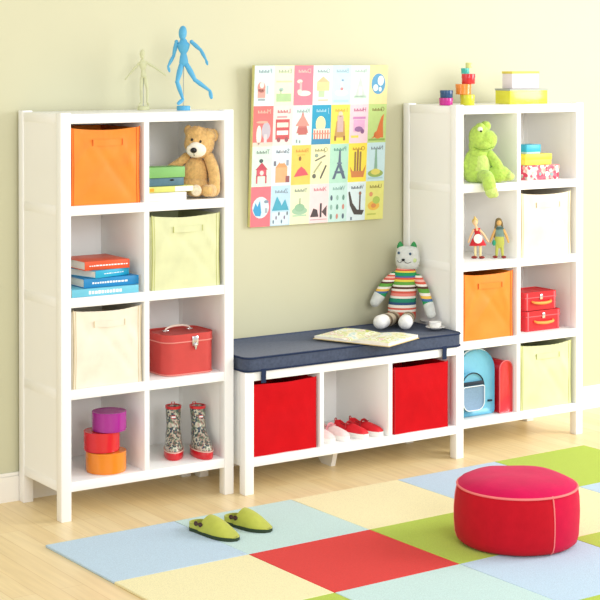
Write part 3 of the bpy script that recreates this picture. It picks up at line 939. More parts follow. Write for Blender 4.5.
m = MB(); m.tube([p(499.2, 226.6), p(499.4, 229.2)], [3.0 * s, 4.9 * s], 16, round_ends=False, flat=0.55); m.build('collar', mat('doll_collar', '4C6660', 0.8), t)
m = MB(); m.tube([p(499.4, 236), p(499.4, 243.6)], [4.6 * s, 4.9 * s], 16, flat=0.5); trou = m.build('trousers', mat('doll_trousers', 'BDC15A', 0.8), t)
for x, xe in ((497.4, 496.4), (501.6, 502.6)):
    m = MB(); m.tube([p(x, 241.5), p((x + xe) / 2, 249), p(xe, 256.3)], [2.2 * s, 1.7 * s, 1.2 * s], 10, sub=2); m.build('leg', mat('doll_trousers', 'BDC15A', 0.8), t)
    m = MB(); m.ell(p(xe + (-1.2 if x < 499 else 1.2), 257.0, -0.004), (2.6 * s, 0.009, 1.3 * s)); m.build('shoe', mat('doll_shoe', '8E2A22', 0.5), t)
for a_, e_, b_ in (((495.6, 229.5), (492.6, 236), (490.4, 242)), ((503.4, 229.8), (506.0, 235), (508.4, 242))):
    m = MB(); m.tube([p(*a_), p(*e_), p(*b_)], [1.5 * s, 1.3 * s, 1.0 * s], 8, sub=3); m.build('arm', mat('doll_skin_tan', 'DDB06A', 0.7), t)
m = MB(); m.ell(p(494.0, 243, -0.008), (1.8 * s, 0.005, 3.0 * s)); m.build('bag', mat('doll_bag', '2E9A77', 0.7), t)

# ------------------------------------------------------------------ red mini suitcases
SUIT = mat('red_card_case', 'D5202C', 0.35, 0.03, 10, coat=0.2)
SUITD = mat('red_case_edge', 'E2636A', 0.45)
SUITO = mat('orange_strap', 'F0A04A', 0.5, 0.03)


def mini_case(label, xa, xb, y0, d, z, h):
    t = thing('mini_suitcase', label, 'suitcase', ((xa + xb) / 2, y0 + d / 2, z + 0.0005), 0, 'red mini suitcases')
    w2, d2 = (xb - xa) / 2, d / 2
    m = MB(); m.M = Matrix.Rotation(0, 4, 'X'); m.prism(rr(-w2, w2, -d2, d2, 0.008, 4), 0, h - 0.026, 0.003, 2); m.build('case_body', SUIT, t)
    m = MB(); m.prism(rr(-w2 - 0.0015, w2 + 0.0015, -d2 - 0.0015, d2 + 0.0015, 0.009, 4), h - 0.025, h - 0.0008, 0.005, 3); m.build('lid', SUIT, t)
    m = MB(); m.box(-w2, w2, -d2 - 0.0022, -d2 + 0.001, h - 0.028, h - 0.024, 0.0005); m.build('trim', SUITD, t)
    for sx in (-1, 1):
        m = MB(); m.box(sx * (w2 - 0.012) - 0.004, sx * (w2 - 0.012) + 0.004, -d2 - 0.0016, -d2 + 0.001, 0.002, h - 0.004, 0.0004); m.build('edge_band', SUITD, t)
    m = MB(); zc = h * 0.46
    m.tube([(-0.055, -d2 - 0.004, zc + 0.003), (-0.045, -d2 - 0.016, zc - 0.002), (0, -d2 - 0.02, zc - 0.005), (0.045, -d2 - 0.016, zc - 0.002), (0.055, -d2 - 0.004, zc + 0.003)], [0.004, 0.006, 0.007, 0.006, 0.004], 10, sub=3); m.build('handle', SUITO, t)
    m = MB(); m.box(-0.009, 0.009, -d2 - 0.006, -d2 - 0.001, h - 0.037, h - 0.012, 0.002); m.build('clasp', CHROME, t)
    return t


y0 = 0.05
mini_case('larger red mini suitcase below the smaller one in the right bookcase', at(528, 320, y=y0).x - 0.012, at(560, 320, y=y0).x, y0, 0.16, SH[1], 0.092)
mini_case('smaller red mini suitcase on top of the larger one in the right bookcase', at(528, 300, y=y0).x - 0.012, at(557, 300, y=y0).x, y0 + 0.006, 0.14, SH[1] + 0.0925, 0.084)

# ------------------------------------------------------------------ backpack and red case
BPK = mat('sky_blue_nylon', '79C0DA', 0.35, 0.05, 18, bump=0.25, bscale=35, spec=0.5, dist=0.006)
BPG = mat('grey_blue_mesh', '7E9BB8', 0.6, 0.08, 200)
BPN = mat('navy_trim', '1C2B3A', 0.6)
BPW = mat('white_piping', 'E9EEF0', 0.4)
zs = SH[0]
t = thing('backpack', 'sky blue school backpack with grey front pocket in the right bookcase', 'backpack', (2.026, 0.125, zs + 0.0045))


def bp_outline(x0, x1, z0, z1, rb, rt, n=8):
    pts = []
    for cx, cz, r, a0 in ((x1 - rt, z1 - rt, rt, 0), (x0 + rt, z1 - rt, rt, 90), (x0 + rb, z0 + rb, rb, 180), (x1 - rb, z0 + rb, rb, 270)):
        for q in range(n + 1):
            a = R(a0 + 90 * q / n)
            pts.append((cx + r * math.cos(a), cz + r * math.sin(a)))
    return pts


XZ = Matrix(((1, 0, 0, 0), (0, 0, 1, 0), (0, 1, 0, 0), (0, 0, 0, 1)))   # outline xy -> xz, extrusion along y
m = MB(); m.M = XZ; m.prism(bp_outline(-0.098, 0.108, 0.0, 0.290, 0.018, 0.095), -0.088, 0.07, 0.022, 4); m.build('backpack_body', BPK, t)
m = MB()
pts = [Vector((x, -0.074, z)) for x, z in bp_outline(-0.0985, 0.1085, 0.0, 0.2905, 0.02, 0.096)]
m.tube(pts + pts[:1], 0.004, 6, False); m.build('piping', BPW, t)
m = MB(); m.M = XZ; m.prism(bp_outline(-0.097, 0.030, 0.030, 0.195, 0.03, 0.062), -0.112, -0.085, 0.010, 3); pk = m.build('front_pocket', BPK, t)
m = MB(); m.M = XZ; m.prism(bp_outline(-0.093, 0.022, 0.034, 0.136, 0.035, 0.008), -0.118, -0.108, 0.004, 2); m.build('mesh_panel', BPG, pk)
m = MB(); pts = [Vector((x, -0.1185, z)) for x, z in bp_outline(-0.095, 0.024, 0.032, 0.138, 0.037, 0.009)]; m.tube(pts + pts[:1], 0.0022, 6, False); m.build('piping', BPW, pk)
m = MB(); m.box(-0.091, 0.022, -0.1165, -0.108, 0.142, 0.158, 0.002); m.build('pocket_band', BPN, pk)
m = MB(); pts = [Vector((x, -0.108, z)) for x, z in bp_outline(-0.0965, 0.0295, 0.0305, 0.1945, 0.03, 0.062)]; m.tube(pts[:len(pts) // 2 + 1] + [], 0.003, 6, False); m.tube([pts[0], pts[-1]], 0.003, 6, False); m.build('zip', BPN, pk)
m = MB(); m.box(0.085, 0.113, -0.077, -0.060, 0.05, 0.058, 0.002); m.build('side_strap', BPN, t)
m = MB(); m.tube([(0.106, -0.02, 0.03), (0.114, -0.03, 0.09), (0.114, -0.03, 0.18), (0.102, -0.015, 0.225)], [0.005, 0.008, 0.008, 0.005], 8, flat=0.5, sub=3); m.build('shoulder_strap', BPK, t)
m = MB(); m.tube([(-0.02, 0.03, 0.28), (-0.015, 0.03, 0.30), (0.01, 0.03, 0.30), (0.015, 0.03, 0.28)], 0.004, 8, sub=2); m.build('grab_loop', BPN, t)

t = thing('vanity_case', 'glossy red upright case with rounded top between backpack and pale green bin', 'case', (2.211, 0.1, zs + 0.0006))
RGL = mat('red_gloss_case', 'D81B2A', 0.2, 0.02, 10, coat=0.4, spec=0.5)
m = MB(); m.M = XZ; m.prism(bp_outline(-0.058, 0.017, 0.0, 0.232, 0.006, 0.035), -0.075, 0.12, 0.004, 2); m.build('case_body', RGL, t)
m = MB(); m.M = XZ; m.prism(bp_outline(-0.0585, 0.0175, -0.0003, 0.2325, 0.0065, 0.0355), -0.004, 0.002, 0.001, 1); m.build('seam_trim', mat('dark_red_trim', '8E141C', 0.4), t)
m = MB(); pts = [Vector((x, -0.0745, z)) for x, z in bp_outline(-0.0575, 0.0165, 0.0005, 0.2315, 0.006, 0.035)]; m.tube(pts + pts[:1], 0.0025, 6, False); m.build('edge_trim', SUITD, t)

# ------------------------------------------------------------------ striped cat doll
CF = Figure(401, 324.5, z=CT, ref=0.62)
s = 1 / CF.k
p = lambda x, y, d=0.0: CF(x, y, d)
WOOL = mat('grey_wool', 'D3D6D2', 0.95, 0.08, 80, bump=0.4, bscale=220, spec=0.1, sheen=0.2)
WOOLW = mat('white_wool', 'EFEEEA', 0.95, 0.05, 80, bump=0.4, bscale=220, spec=0.1)
WOOLG = mat('green_wool', '3E8F55', 0.95, 0.08, 80, bump=0.4, bscale=220, spec=0.1)
zt = p(401, 268).z; zb_ = p(401, 314).z
body_b = [(0, 'D9604F'), (.05, 'EFE8DC'), (.10, 'D9604F'), (.14, 'EFE8DC'), (.2, '39557A'), (.26, '2F8A6C'), (.34, 'F0EADF'), (.39, 'E98C82'), (.45, 'D9604F'), (.50, 'F0EADF'), (.545, '5E4038'), (.59, 'F0EADF'), (.63, '68A84A'), (.70, 'E8D557'), (.75, 'D9604F'), (.79, '4A6FA0'), (.83, '2F9A5E'), (.90, 'E8D557'), (.93, 'D9604F'), (.965, 'F0B9AE')]
STR = stripes('cat_body_stripes', body_b, zb_, zt)
t = thing('cat_doll', 'striped knitted cat doll with grey head and green ears sitting on the bench cushion', 'plush toy', CF.o + Vector((0, 0, 0.0006)), CF.rot)
m = MB(); m.tube([p(406.3, 268, .03), p(405.5, 275, .03), p(404.4, 286, .028), p(403, 298, .025), p(402, 308, .022), p(402, 319, .022)], [9.0 * s, 11.8 * s, 12.4 * s, 13.2 * s, 14.3 * s, 13.4 * s], 24, flat=0.72, sub=3, round_ends=False); m.ell(p(402, 318, .022), (13.2 * s, 0.04, 4.6 * s)); m.build('body', STR, t)
m = MB()
m.rings([[p(407.5, 257.5, .03) + Vector((math.copysign(abs(math.cos(a)) ** 0.7, math.cos(a)) * rx * s, math.sin(a) * 0.036 * rd, zz * s)) for a in [2 * PI * i / 28 for i in range(28)]] for rx, rd, zz in ((6, .5, -11.5), (10.2, .85, -10), (11.9, 1, -6), (12.2, 1.05, -1), (11.8, 1, 4), (10.8, .9, 9), (8.6, .7, 11.2), (5, .4, 12))])
head = m.build('head', WOOL, t, angle=70)
for ex, lean in ((400.3, -0.15), (413.6, 0.15)):
    m = MB(); q = p(ex, 246.2, .03)
    m.rings([[q + Vector((math.cos(a) * r * s + lean * h * s * 0.3, math.sin(a) * 0.010 * r / 3.4, h * s)) for a in [2 * PI * i / 16 for i in range(16)]] for r, h in ((3.5, -1.5), (3.2, 1.0), (2.2, 3.2), (0.9, 4.8), (0.3, 5.2))]); m.build('ear', WOOLG, head, angle=70)
for ex, ey in ((398.6, 252.8), (410.2, 253.8)):
    m = MB(); m.ell(p(ex, ey, -.0075 if ex > 400 else -.002), (1.25 * s, 0.004, 1.35 * s)); m.build('eye', mat('cat_eye', '274B6B', 0.3), head)
m = MB(); m.ell(p(403.2, 259.8, -.0095), (1.7 * s, 0.005, 1.3 * s)); m.build('nose', BLACK, head)
m = MB(); m.tube([p(397.2, 260.5, -.002), p(399.6, 262.6, -.007), p(403.2, 260.8, -.0085), p(407, 263.3, -.0085), p(411, 261.8, -.006)], 0.0011, 6, sub=3); m.build('mouth_stitch', BLACK, head)
m = MB(); m.ell(p(414.2, 260.2, -.002), (2.4 * s, 0.004, 2.2 * s)); m.build('cheek_patch', mat('cat_cheek', 'C6D79A', 0.9), head)


def cat_arm(pts, rad, hand, hr):
    a, b = p(*pts[0]), p(*pts[-1])
    st = [(0, '2F9A5E'), (.16, '4A6FA0'), (.24, 'EFC15A'), (.33, 'F0EADF'), (.42, '68A84A'), (.55, '5E4038'), (.62, 'F0EADF'), (.69, 'D9604F'), (.76, 'F0B9AE'), (.83, 'D9604F'), (.89, 'F0EADF'), (.95, '2F9A5E')]
    m = MB(); m.tube([p(*q) for q in pts], [r * s for r in rad], 16, sub=3); o = m.build('arm', stripes('cat_arm_stripes', st, min(a.z, b.z) - 0.004, max(a.z, b.z) + 0.022), t)
    m = MB(); m.tube([b, p(*hand)], [rad[-1] * 1.05 * s, hr * s], 16); m.build('hand', WOOL, o)


cat_arm([(393.5, 276.5, .03), (386.5, 284, .022), (379, 296, .012)], [4.8, 5.6, 5.8], (374.8, 302.5, .004), 5.0)
cat_arm([(418.0, 278.5, .02), (423.5, 290, -.012), (428.5, 305, -.04)], [4.8, 5.2, 5.2], (430.6, 313.5, -.055), 4.9)
for ax, ay, fx_, fy_ in ((395.5, 313.5, 381.5, 318.3), (408.5, 313.5, 405.5, 319.6)):
    d1 = -0.128
    zc = 0.033
    A = p(ax, ay, .0); A.z = 0.031
    Bq = Vector(((fx_ - CF.px) * s, d1, 0.031))
    st = [(0, 'B9A98E'), (.3, '7A6A58'), (.45, 'CDBFA6'), (.7, '7A6A58'), (.85, 'C9B79C')]
    m = MB(); m.tube([A, A * .4 + Bq * .6, Bq * .85 + A * .15], [6.6 * s, 6.8 * s, 6.8 * s], 16, sub=3); lg = m.build('leg', stripes('cat_leg_stripes', st, A.y, Bq.y, 'Y'), t)
    m = MB(); m.tube([Bq * .85 + A * .15, Bq + (Bq - A).normalized() * 0.012], [7.0 * s, 6.9 * s], 18); m.build('foot', WOOLW, lg)

# ------------------------------------------------------------------ cup, saucers, open book
CHINA = mat('white_china', 'F1EFEA', 0.15, 0.01, 6, spec=0.5, coat=0.3)


def saucer(label, c, r, cat='saucer'):
    t = tag(MB().lathe([(r * 0.5, 0), (r * 0.55, 0.0015), (r * 0.98, 0.009), (r, 0.0105), (r * 0.97, 0.0112), (r * 0.55, 0.004), (r * 0.2, 0.0034)], seg=36).build('saucer', CHINA), label, cat, 'white tea saucers')
    t.location = c
    return t


cc = at(435.2, 329, z=CT)
saucer('white saucer holding the little white teacup', cc + Vector((0, 0, 0.0004)), 10.2 / 238)
dd = at(426.8, 322.6, z=CT)
saucer('small white saucer behind the teacup, by the hand of the cat doll', dd + Vector((0, 0, 0.0004)), 7.5 / 238)
t = thing('teacup', 'little white teacup on its saucer at the right end of the cushion', 'cup', cc + Vector((0, 0, 0.0046)), R(75))
r = 6.6 / 238
m = MB(); m.lathe([(r * 0.6, 0), (r * 0.66, 0.002), (r * 0.9, 0.008), (r * 0.98, 0.018), (r, 0.027), (r * 0.93, 0.027), (r * 0.9, 0.018), (r * 0.8, 0.008), (r * 0.3, 0.005)], seg=36); m.build('cup_body', CHINA, t)
m = MB(); m.tube([(r * 0.95, 0, 0.022), (r * 1.3, 0, 0.023), (r * 1.42, 0, 0.016), (r * 1.25, 0, 0.010), (r * 0.9, 0, 0.009)], 0.0022, 8, sub=3); m.build('handle', CHINA, t)

A = at(313, 336.3, z=CT + 0.012); Bc = at(389, 345.5, z=CT + 0.008); D = at(418, 334, z=CT + 0.012)
u = (Bc - A).xy; Lb = u.length; ang = math.atan2(u.y, u.x); wv_ = (D - Bc).xy.length
t = thing('picture_book', 'open picture book with pastel drawings lying on the navy cushion', 'book', (A.x, A.y, CT + 0.0006), ang)
PGM = pattern('pastel_pages', ['F6F3E4', 'CFE3DA', 'F6F3E4', 'F0E9C2', 'DDE2A0', 'F6F3E4', 'C9D06F', 'F3E6DA', 'E9C9BC', 'F6F3E4'], 11, 0.7, 'noise')
COV = mat('book_cover_tan', 'C9B27A', 0.6, 0.05)
Wd = 0.255
m = MB(); m.box(0, Lb * 0.5, 0, Wd, 0, 0.003, 0.0006); m.box(Lb * 0.5, Lb, 0, Wd, 0, 0.003, 0.0006); m.build('cover', COV, t)
for sgn in (0, 1):
    m = MB(); rg = []
    for i in range(11):
        q = i / 10
        x = Lb * 0.5 - q * (Lb * 0.5 - 0.004) if sgn == 0 else Lb * 0.5 + q * (Lb * 0.5 - 0.004)
        h = 0.004 + (0.013 if sgn else 0.009) * (math.sin(PI * min(q * 1.5 + 0.05, 1) * 0.5) - 0.35 * q * q)
        rg.append([Vector((x, 0.004, 0.003)), Vector((x, Wd - 0.004, 0.003)), Vector((x, Wd - 0.004, h + 0.003)), Vector((x, 0.004, h + 0.003))])
    m.rings(rg)
    for f in m.bm.faces:
        f.normal_update()
        f.material_index = 1 if abs(f.normal.z) > 0.8 and f.calc_center_median().z > 0.004 else 0
    m.build('pages', [PAPER, PGM], t)

# ------------------------------------------------------------------ shoes on the bench shelf
def make_shoe(label, loc, rot, upper, trim, group, Ls=0.165):
    """toe towards local -y"""
    t = thing('canvas_shoe', label, 'shoe', loc, rot, group)
    n = 18

    def half0(v):      # half width along the length, v 0 heel .. 1 toe
        return 0.024 + 0.008 * math.sin(PI * v * 0.9) + 0.004 * v if v < 0.85 else 0.0365 * max(0, 1 - ((v - 0.70) / 0.303) ** 2) ** 0.42
    half = lambda v: 0.84 * half0(v)
    ol = []
    for i in range(n + 1):
        v = i / n
        hw = half(v) * (math.sqrt(min(1, v / 0.1)) if v < 0.1 else 1)
        ol.append((hw, -v * Ls))
    out = ol + [(-x, y) for x, y in ol[::-1]]
    out = [q for i, q in enumerate(out) if i == 0 or (Vector(q) - Vector(out[i - 1])).length > 0.0005]
    m = MB(); m.prism(out, 0, 0.021, 0.003, 2); m.build('sole', mat('rubber_sole', 'F0ECE6', 0.6), t)
    m = MB(); rg = []
    prof = [(0.03, 0.056), (0.12, 0.060), (0.25, 0.048), (0.40, 0.046), (0.50, 0.052), (0.60, 0.050), (0.72, 0.045), (0.84, 0.039), (0.92, 0.032), (0.965, 0.0225)]
    for v, h in prof:
        hw = half(v) * (0.8 if v < 0.05 else 0.96)
        op = 0.0 if v > 0.46 else 1.0
        ring = []
        for i in range(15):
            a = PI * i / 14
            x = hw * math.cos(a)
            zz = 0.0195 + (h - 0.0195) * math.sin(a) ** 0.8
            if op and 0.05 < v and 0.36 < i / 14 < 0.64:
                zz = 0.024
                x = hw * 0.72 * math.cos(a) * 1.6
            ring.append(Vector((x, -v * Ls, zz)))
        rg.append(ring)
    m.rings(rg, True, True); m.build('upper', upper, t, angle=55)
    m = MB(); m.tube([(-0.02, -0.28 * Ls, 0.050), (-0.022, -0.42 * Ls, 0.047), (-0.016, -0.5 * Ls, 0.052), (0, -0.53 * Ls, 0.054), (0.016, -0.5 * Ls, 0.052), (0.022, -0.42 * Ls, 0.047), (0.02, -0.28 * Ls, 0.050)], 0.0022, 6, sub=2); m.build('collar_binding', trim, t)
    m = MB(); m.tube([(-0.028, -0.45 * Ls, 0.036), (-0.012, -0.42 * Ls, 0.055), (0.012, -0.42 * Ls, 0.055), (0.028, -0.45 * Ls, 0.036)], 0.005, 8, flat=0.4, sub=3); m.build('strap', trim, t)
    m = MB(); m.tube([(-0.006, 0.0 - 0.004, 0.052), (-0.004, -0.002, 0.061), (0.004, -0.002, 0.061), (0.006, -0.004, 0.052)], 0.0022, 6, sub=2); m.build('heel_loop', trim, t)
    return t


RSH = mat('red_shoe_canvas', 'DC1C2A', 0.6, 0.04, 40)
RSD = mat('red_shoe_binding', 'A8121D', 0.6)
PSH = mat('pale_pink_canvas', 'EFD3D0', 0.7, 0.04, 40)
PSD = mat('dusty_pink_binding', 'D88A90', 0.7)
zs = L + T + 0.0005
toe = [at(333.5, 443.5, z=zs), at(348.5, 441, z=zs), at(367.6, 438.9, z=zs), at(382.5, 436.6, z=zs)]
angs = [8, 13, 15, 16]
spec_ = [('pale pink canvas shoe nearest the left divider of the bench cubby', PSH, PSD, 'pink canvas shoes'), ('pale pink canvas shoe beside the red pair in the bench', PSH, PSD, 'pink canvas shoes'),
         ('red canvas shoe next to the pink pair in the bench', RSH, RSD, 'red canvas shoes'), ('red canvas shoe on the right end of the shoe row in the bench', RSH, RSD, 'red canvas shoes')]
for tp, ad, (lb, u_, tr, g_) in zip(toe, angs, spec_):
    a = R(ad)
    Ls = 0.175
    loc = Vector((tp.x - math.sin(a) * Ls, tp.y + math.cos(a) * Ls, zs))
    make_shoe(lb, loc, a, u_, tr, g_, Ls)

# ------------------------------------------------------------------ rug of carpet tiles
RC = {'b': ('sky_blue_pile', 'BCD3E4'), 't': ('pale_aqua_pile', 'C3DDD8'), 'y': ('pale_yellow_pile', 'EFE5B4'), 'r': ('tomato_red_pile', 'D9362F'), 'g': ('lime_green_pile', 'B2C84A')}
RL = {'b': 'pale blue carpet tile', 't': 'pale aqua carpet tile', 'y': 'pale yellow carpet tile', 'r': 'tomato red carpet tile', 'g': 'lime green carpet tile'}
rug = thing('rug', 'patchwork rug of blue, yellow, red and green carpet tiles on the wood floor', 'rug', (-0.182, -0.2465, 0.0004), R(1.1))
rows = ['btybg', 'yrgyb', 'gtbgy', 'tygbr']
TX, TY = 0.527, 0.503
for j, rw in enumerate(rows):
    for i, c in enumerate(rw):
        nm, hx = RC[c]
        m = MB(); m.box(i * TX + 0.0006, (i + 1) * TX - 0.0006, -(j + 1) * TY + 0.0006, -j * TY - 0.0006, 0, 0.0085, 0.0015, 1)
        o = m.build('carpet_tile', mat(nm, hx, 0.98, 0.13, 320, bump=0.6, bscale=330, spec=0.05, sheen=0.1, detail=4), rug)
        o['label'] = RL[c]
RUGZ = 0.0089

# ------------------------------------------------------------------ slippers
SLP = mat('lime_felt', 'B6BB4E', 0.9, 0.05, 40, bump=0.3, bscale=260, spec=0.1, sheen=0.2)
SLS = mat('dark_green_sole', '2E3F2A', 0.8)
SLI = mat('slipper_lining', '6E6A3A', 0.95)


def make_slipper(label, loc, rot, Ls=0.225):
    t = thing('slipper', label, 'slipper', loc, rot, 'lime green slippers')

    def hw(v):
        if v < 0.14:
            return 0.034 * math.sqrt(max(0.0, 1 - ((0.14 - v) / 0.14) ** 2)) + 0.001
        if v < 0.62:
            return 0.034 + 0.010 * (0.5 - 0.5 * math.cos(PI * (v - 0.14) / 0.48))
        return 0.044 * math.sqrt(max(0.0, 1 - ((v - 0.62) / 0.38) ** 2)) + 0.001
    ol = [(hw(i / 26), -i / 26 * Ls) for i in range(27)]
    out = ol + [(-x, y) for x, y in ol[::-1]]
    m = MB(); m.prism([(x * 1.03, y) for x, y in out], 0, 0.013, 0.003, 2); m.build('sole', SLS, t)
    m = MB(); m.prism([(x * 0.9, y * 0.97 - 0.003) for x, y in out], 0.013, 0.0145); m.build('insole', SLI, t)

    def hh_(v):
        # instep peak at v=.42, slopes to the toe
        if v < 0.42:
            return 0.068
        return 0.013 + 0.055 * (0.5 + 0.5 * math.cos(PI * (v - 0.40) / 0.60)) ** 0.75
    outer, inner = [], []
    for i in range(20):
        v = 0.40 + 0.60 * i / 19 if i < 19 else 0.998
        h, w = hh_(v), hw(v) * 1.0
        lean = 0.10 * max(0, (0.6 - v) / 0.2)
        ro, ri = [], []
        for q in range(21):
            a = PI * q / 20
            sn = math.sin(a)
            y = -(v - lean * (1 - sn) * 0.9 if i == 0 else v - lean * (1 - sn) * 0.9) * Ls
            ro.append(Vector((w * math.cos(a), y, 0.012 + (h - 0.012) * sn ** 0.9)))
            ri.append(Vector(((w - 0.004) * math.cos(a), y - 0.0005, 0.012 + max(0.0, h - 0.016) * sn ** 0.9)))
        outer.append(ro); inner.append(ri)
    m = MB(); m.rings(outer + [], False, False, closed=False); m.rings(inner, False, False, closed=False)
    m.rings([outer[0], inner[0]], False, False, closed=False)
    m.build('upper', SLP, t, angle=60)
    # low wall round the heel
    m = MB(); rg = []
    for i in range(25):
        f = -1 + 2 * i / 24
        v = 0.43 * abs(f) ** 1.6
        sgn = 1 if f > 0 else -1
        w = hw(v) if abs(f) > 0.02 else 0.001
        h = 0.030 + 0.008 * (abs(f) ** 2.2)
        x = sgn * w
        nrm = Vector((x, 0.0 if v > 0.14 else (0.14 - v) * Ls * 1.4, 0))
        nrm = nrm.normalized() if nrm.length > 1e-6 else Vector((0, 1, 0))
        a = Vector((x, -v * Ls, 0))
        rg.append([a + Vector((0, 0, 0.011)), a + Vector((0, 0, h)), a - nrm * 0.004 + Vector((0, 0, h)), a - nrm * 0.004 + Vector((0, 0, 0.011))])
    m.rings(rg); m.build('heel_wall', SLP, t, angle=60)
    m = MB(); x = -hw(0.33) - 0.001
    for q, c in ((0.26, 0), (0.36, 1)):
        y = -q * Ls
        m.M = Matrix.Translation((x, y, 0.036)) @ Matrix.Rotation(PI / 2, 4, 'Y')
        m.lathe([(0.0085, -0.003), (0.0085, 0.002), (0.004, 0.003)], seg=16)
    m.M = Matrix.Identity(4); m.tube([(x - 0.0015, -0.24 * Ls, 0.036), (x - 0.0015, -0.40 * Ls, 0.037)], 0.004, 8)
    m.build('buttons', mat('brown_leather', '4A3128', 0.6), t)
    return t


h1 = at(192.5, 528, z=RUGZ); t1 = at(239, 542, z=RUGZ)
h2 = at(227, 522, z=RUGZ); t2 = at(270.5, 532.5, z=RUGZ)
d1 = (t1 - h1).xy; a1 = math.atan2(d1.x, -d1.y)
d2_ = (t2 - h2).xy; a2_ = math.atan2(d2_.x, -d2_.y)
make_slipper('lime green slipper on the rug with its brown buttons showing', Vector((h1.x, h1.y, RUGZ + 0.0006)), a1, max(0.19, min(0.24, d1.length)))
make_slipper('lime green slipper on the rug, the farther one nearer the bench', Vector((h2.x, h2.y, RUGZ + 0.0006)), a2_, max(0.19, min(0.24, d2_.length)))

# ------------------------------------------------------------------ pouf
PSIDE = mat('red_velvet', 'BE1222', 0.85, 0.05, 30, bump=0.15, bscale=200, spec=0.12, sheen=0.06)
PSIDE2 = mat('crimson_velvet', 'C90F3C', 0.85, 0.05, 30, bump=0.15, bscale=200, spec=0.12, sheen=0.06)
PTOP = mat('magenta_velvet', 'CF0B50', 0.8, 0.06, 14, bump=0.2, bscale=120, spec=0.12, sheen=0.08)
PSTI = mat('pink_stitching', 'EE7C78', 0.7)
pc = Vector((1.232, -1.137, RUGZ + 0.0006))
t = thing('pouf', 'round red velvet floor pouf with magenta top and pink stitched seams', 'pouf', pc)
rp, hp_ = 0.222, 0.205
prof = [(rp * .80, 0), (rp * .90, 0.004), (rp * .955, 0.014), (rp * .985, 0.035), (rp * 1.0, 0.08), (rp * 1.0, 0.12), (rp * .985, 0.165), (rp * .965, 0.19), (rp * .945, hp_)]
m = MB(); m.lathe(prof, seg=72, cap1=False)
for v in m.bm.verts:
    a = math.atan2(v.co.y, v.co.x)
    f = 1 + 0.010 * math.sin(3 * a + 1) * math.sin(v.co.z * 20) + 0.006 * noise.noise(Vector((math.cos(a) * 3, math.sin(a) * 3, v.co.z * 12)))
    v.co.x *= f; v.co.y *= f
m.bm.faces.ensure_lookup_table()
for f in m.bm.faces:
    c_ = f.calc_center_median()
    if -96 < math.degrees(math.atan2(c_.y, c_.x)) < 24:
        f.material_index = 1
m.build('side', [PSIDE, PSIDE2], t, angle=70)
m = MB(); m.lathe([(rp * .945, hp_ - 0.001), (rp * .90, hp_ + 0.010), (rp * .78, hp_ + 0.022), (rp * .6, hp_ + 0.030), (rp * .35, hp_ + 0.034), (rp * .12, hp_ + 0.034)], seg=72, cap0=False)
for v in m.bm.verts:
    v.co.z += 0.004 * noise.noise(v.co * 9)
m.build('top_panel', PTOP, t, angle=70)
m = MB(); pts = [Vector((rp * .958 * math.cos(a), rp * .958 * math.sin(a), hp_ - 0.003)) for a in [2 * PI * i / 72 for i in range(73)]]
m.tube(pts, 0.0042, 8, False); m.build('seam_piping', PSTI, t)
for deg in (-96, 24, 144):
    a = R(deg)
    m = MB(); m.tube([Vector((r_ * 1.002 * math.cos(a), r_ * 1.002 * math.sin(a), z_)) for r_, z_ in prof[1:]], 0.0028, 6); m.build('side_seam', PSTI, t)

# ------------------------------------------------------------------ poster
tilt = 0.040
pb = 0.3915
TLp, BLp = at(253.5, 64, y=pb - tilt - 0.02), at(249.8, 226, y=pb - 0.02)
BRp = at(382.5, 219.5, y=pb - 0.02)
PWd = BRp.x - BLp.x
PHt = math.hypot(TLp.z - BLp.z, tilt) 
z_b = (BLp.z + BRp.z) / 2
root = thing('poster', 'alphabet picture poster of pastel cards hanging on the wall above the bench', 'poster', (BLp.x, pb, z_b))
pbod = Matrix.Rotation(math.asin(tilt / PHt), 4, 'X')
root.rotation_euler = (math.asin(tilt / PHt), 0, 0)
m = MB(); m.box(0, PWd, -0.021, 0, 0, PHt, 0.0012); m.build('canvas', mat('canvas_edge', 'D9D28C', 0.8, 0.05, 30), root)
COLS = []
CM = {}


def pm(h):
    if h not in CM:
        CM[h] = len(COLS)
        g_ = [int(h[i:i + 2], 16) for i in (0, 2, 4)]
        hx_ = ''.join('%02X' % int(v_ + (250 - v_) * 0.16) for v_ in g_)
        COLS.append(mat('print_' + h, hx_, 0.75, 0.03, 40, spec=0.15))
    return CM[h]


m = MB()
cw, ch = PWd / 7, PHt / 4
LAY = [0]
ORG = [0.0, 0.0]


def put(pts, col, lift):
    m.mi = pm(col)
    vs = [Vector((ORG[0] + u_ * cw, -0.0214 - lift * 0.00025, ORG[1] + v_ * ch)) for u_, v_ in pts]
    ar = sum(vs[i].x * vs[(i + 1) % len(vs)].z - vs[(i + 1) % len(vs)].x * vs[i].z for i in range(len(vs)))
    if ar < 0:
        vs.reverse()
    m.poly(vs)


def rc(u0, v0, u1, v1, c, l=2): put([(u0, v0), (u1, v0), (u1, v1), (u0, v1)], c, l)
def el(u_, v_, a, b, c, l=2): put([(u_ + a * math.cos(2 * PI * i / 18), v_ + b * math.sin(2 * PI * i / 18)) for i in range(18)], c, l)
def tr(*p_, c='000000', l=2): put(list(p_), c, l)


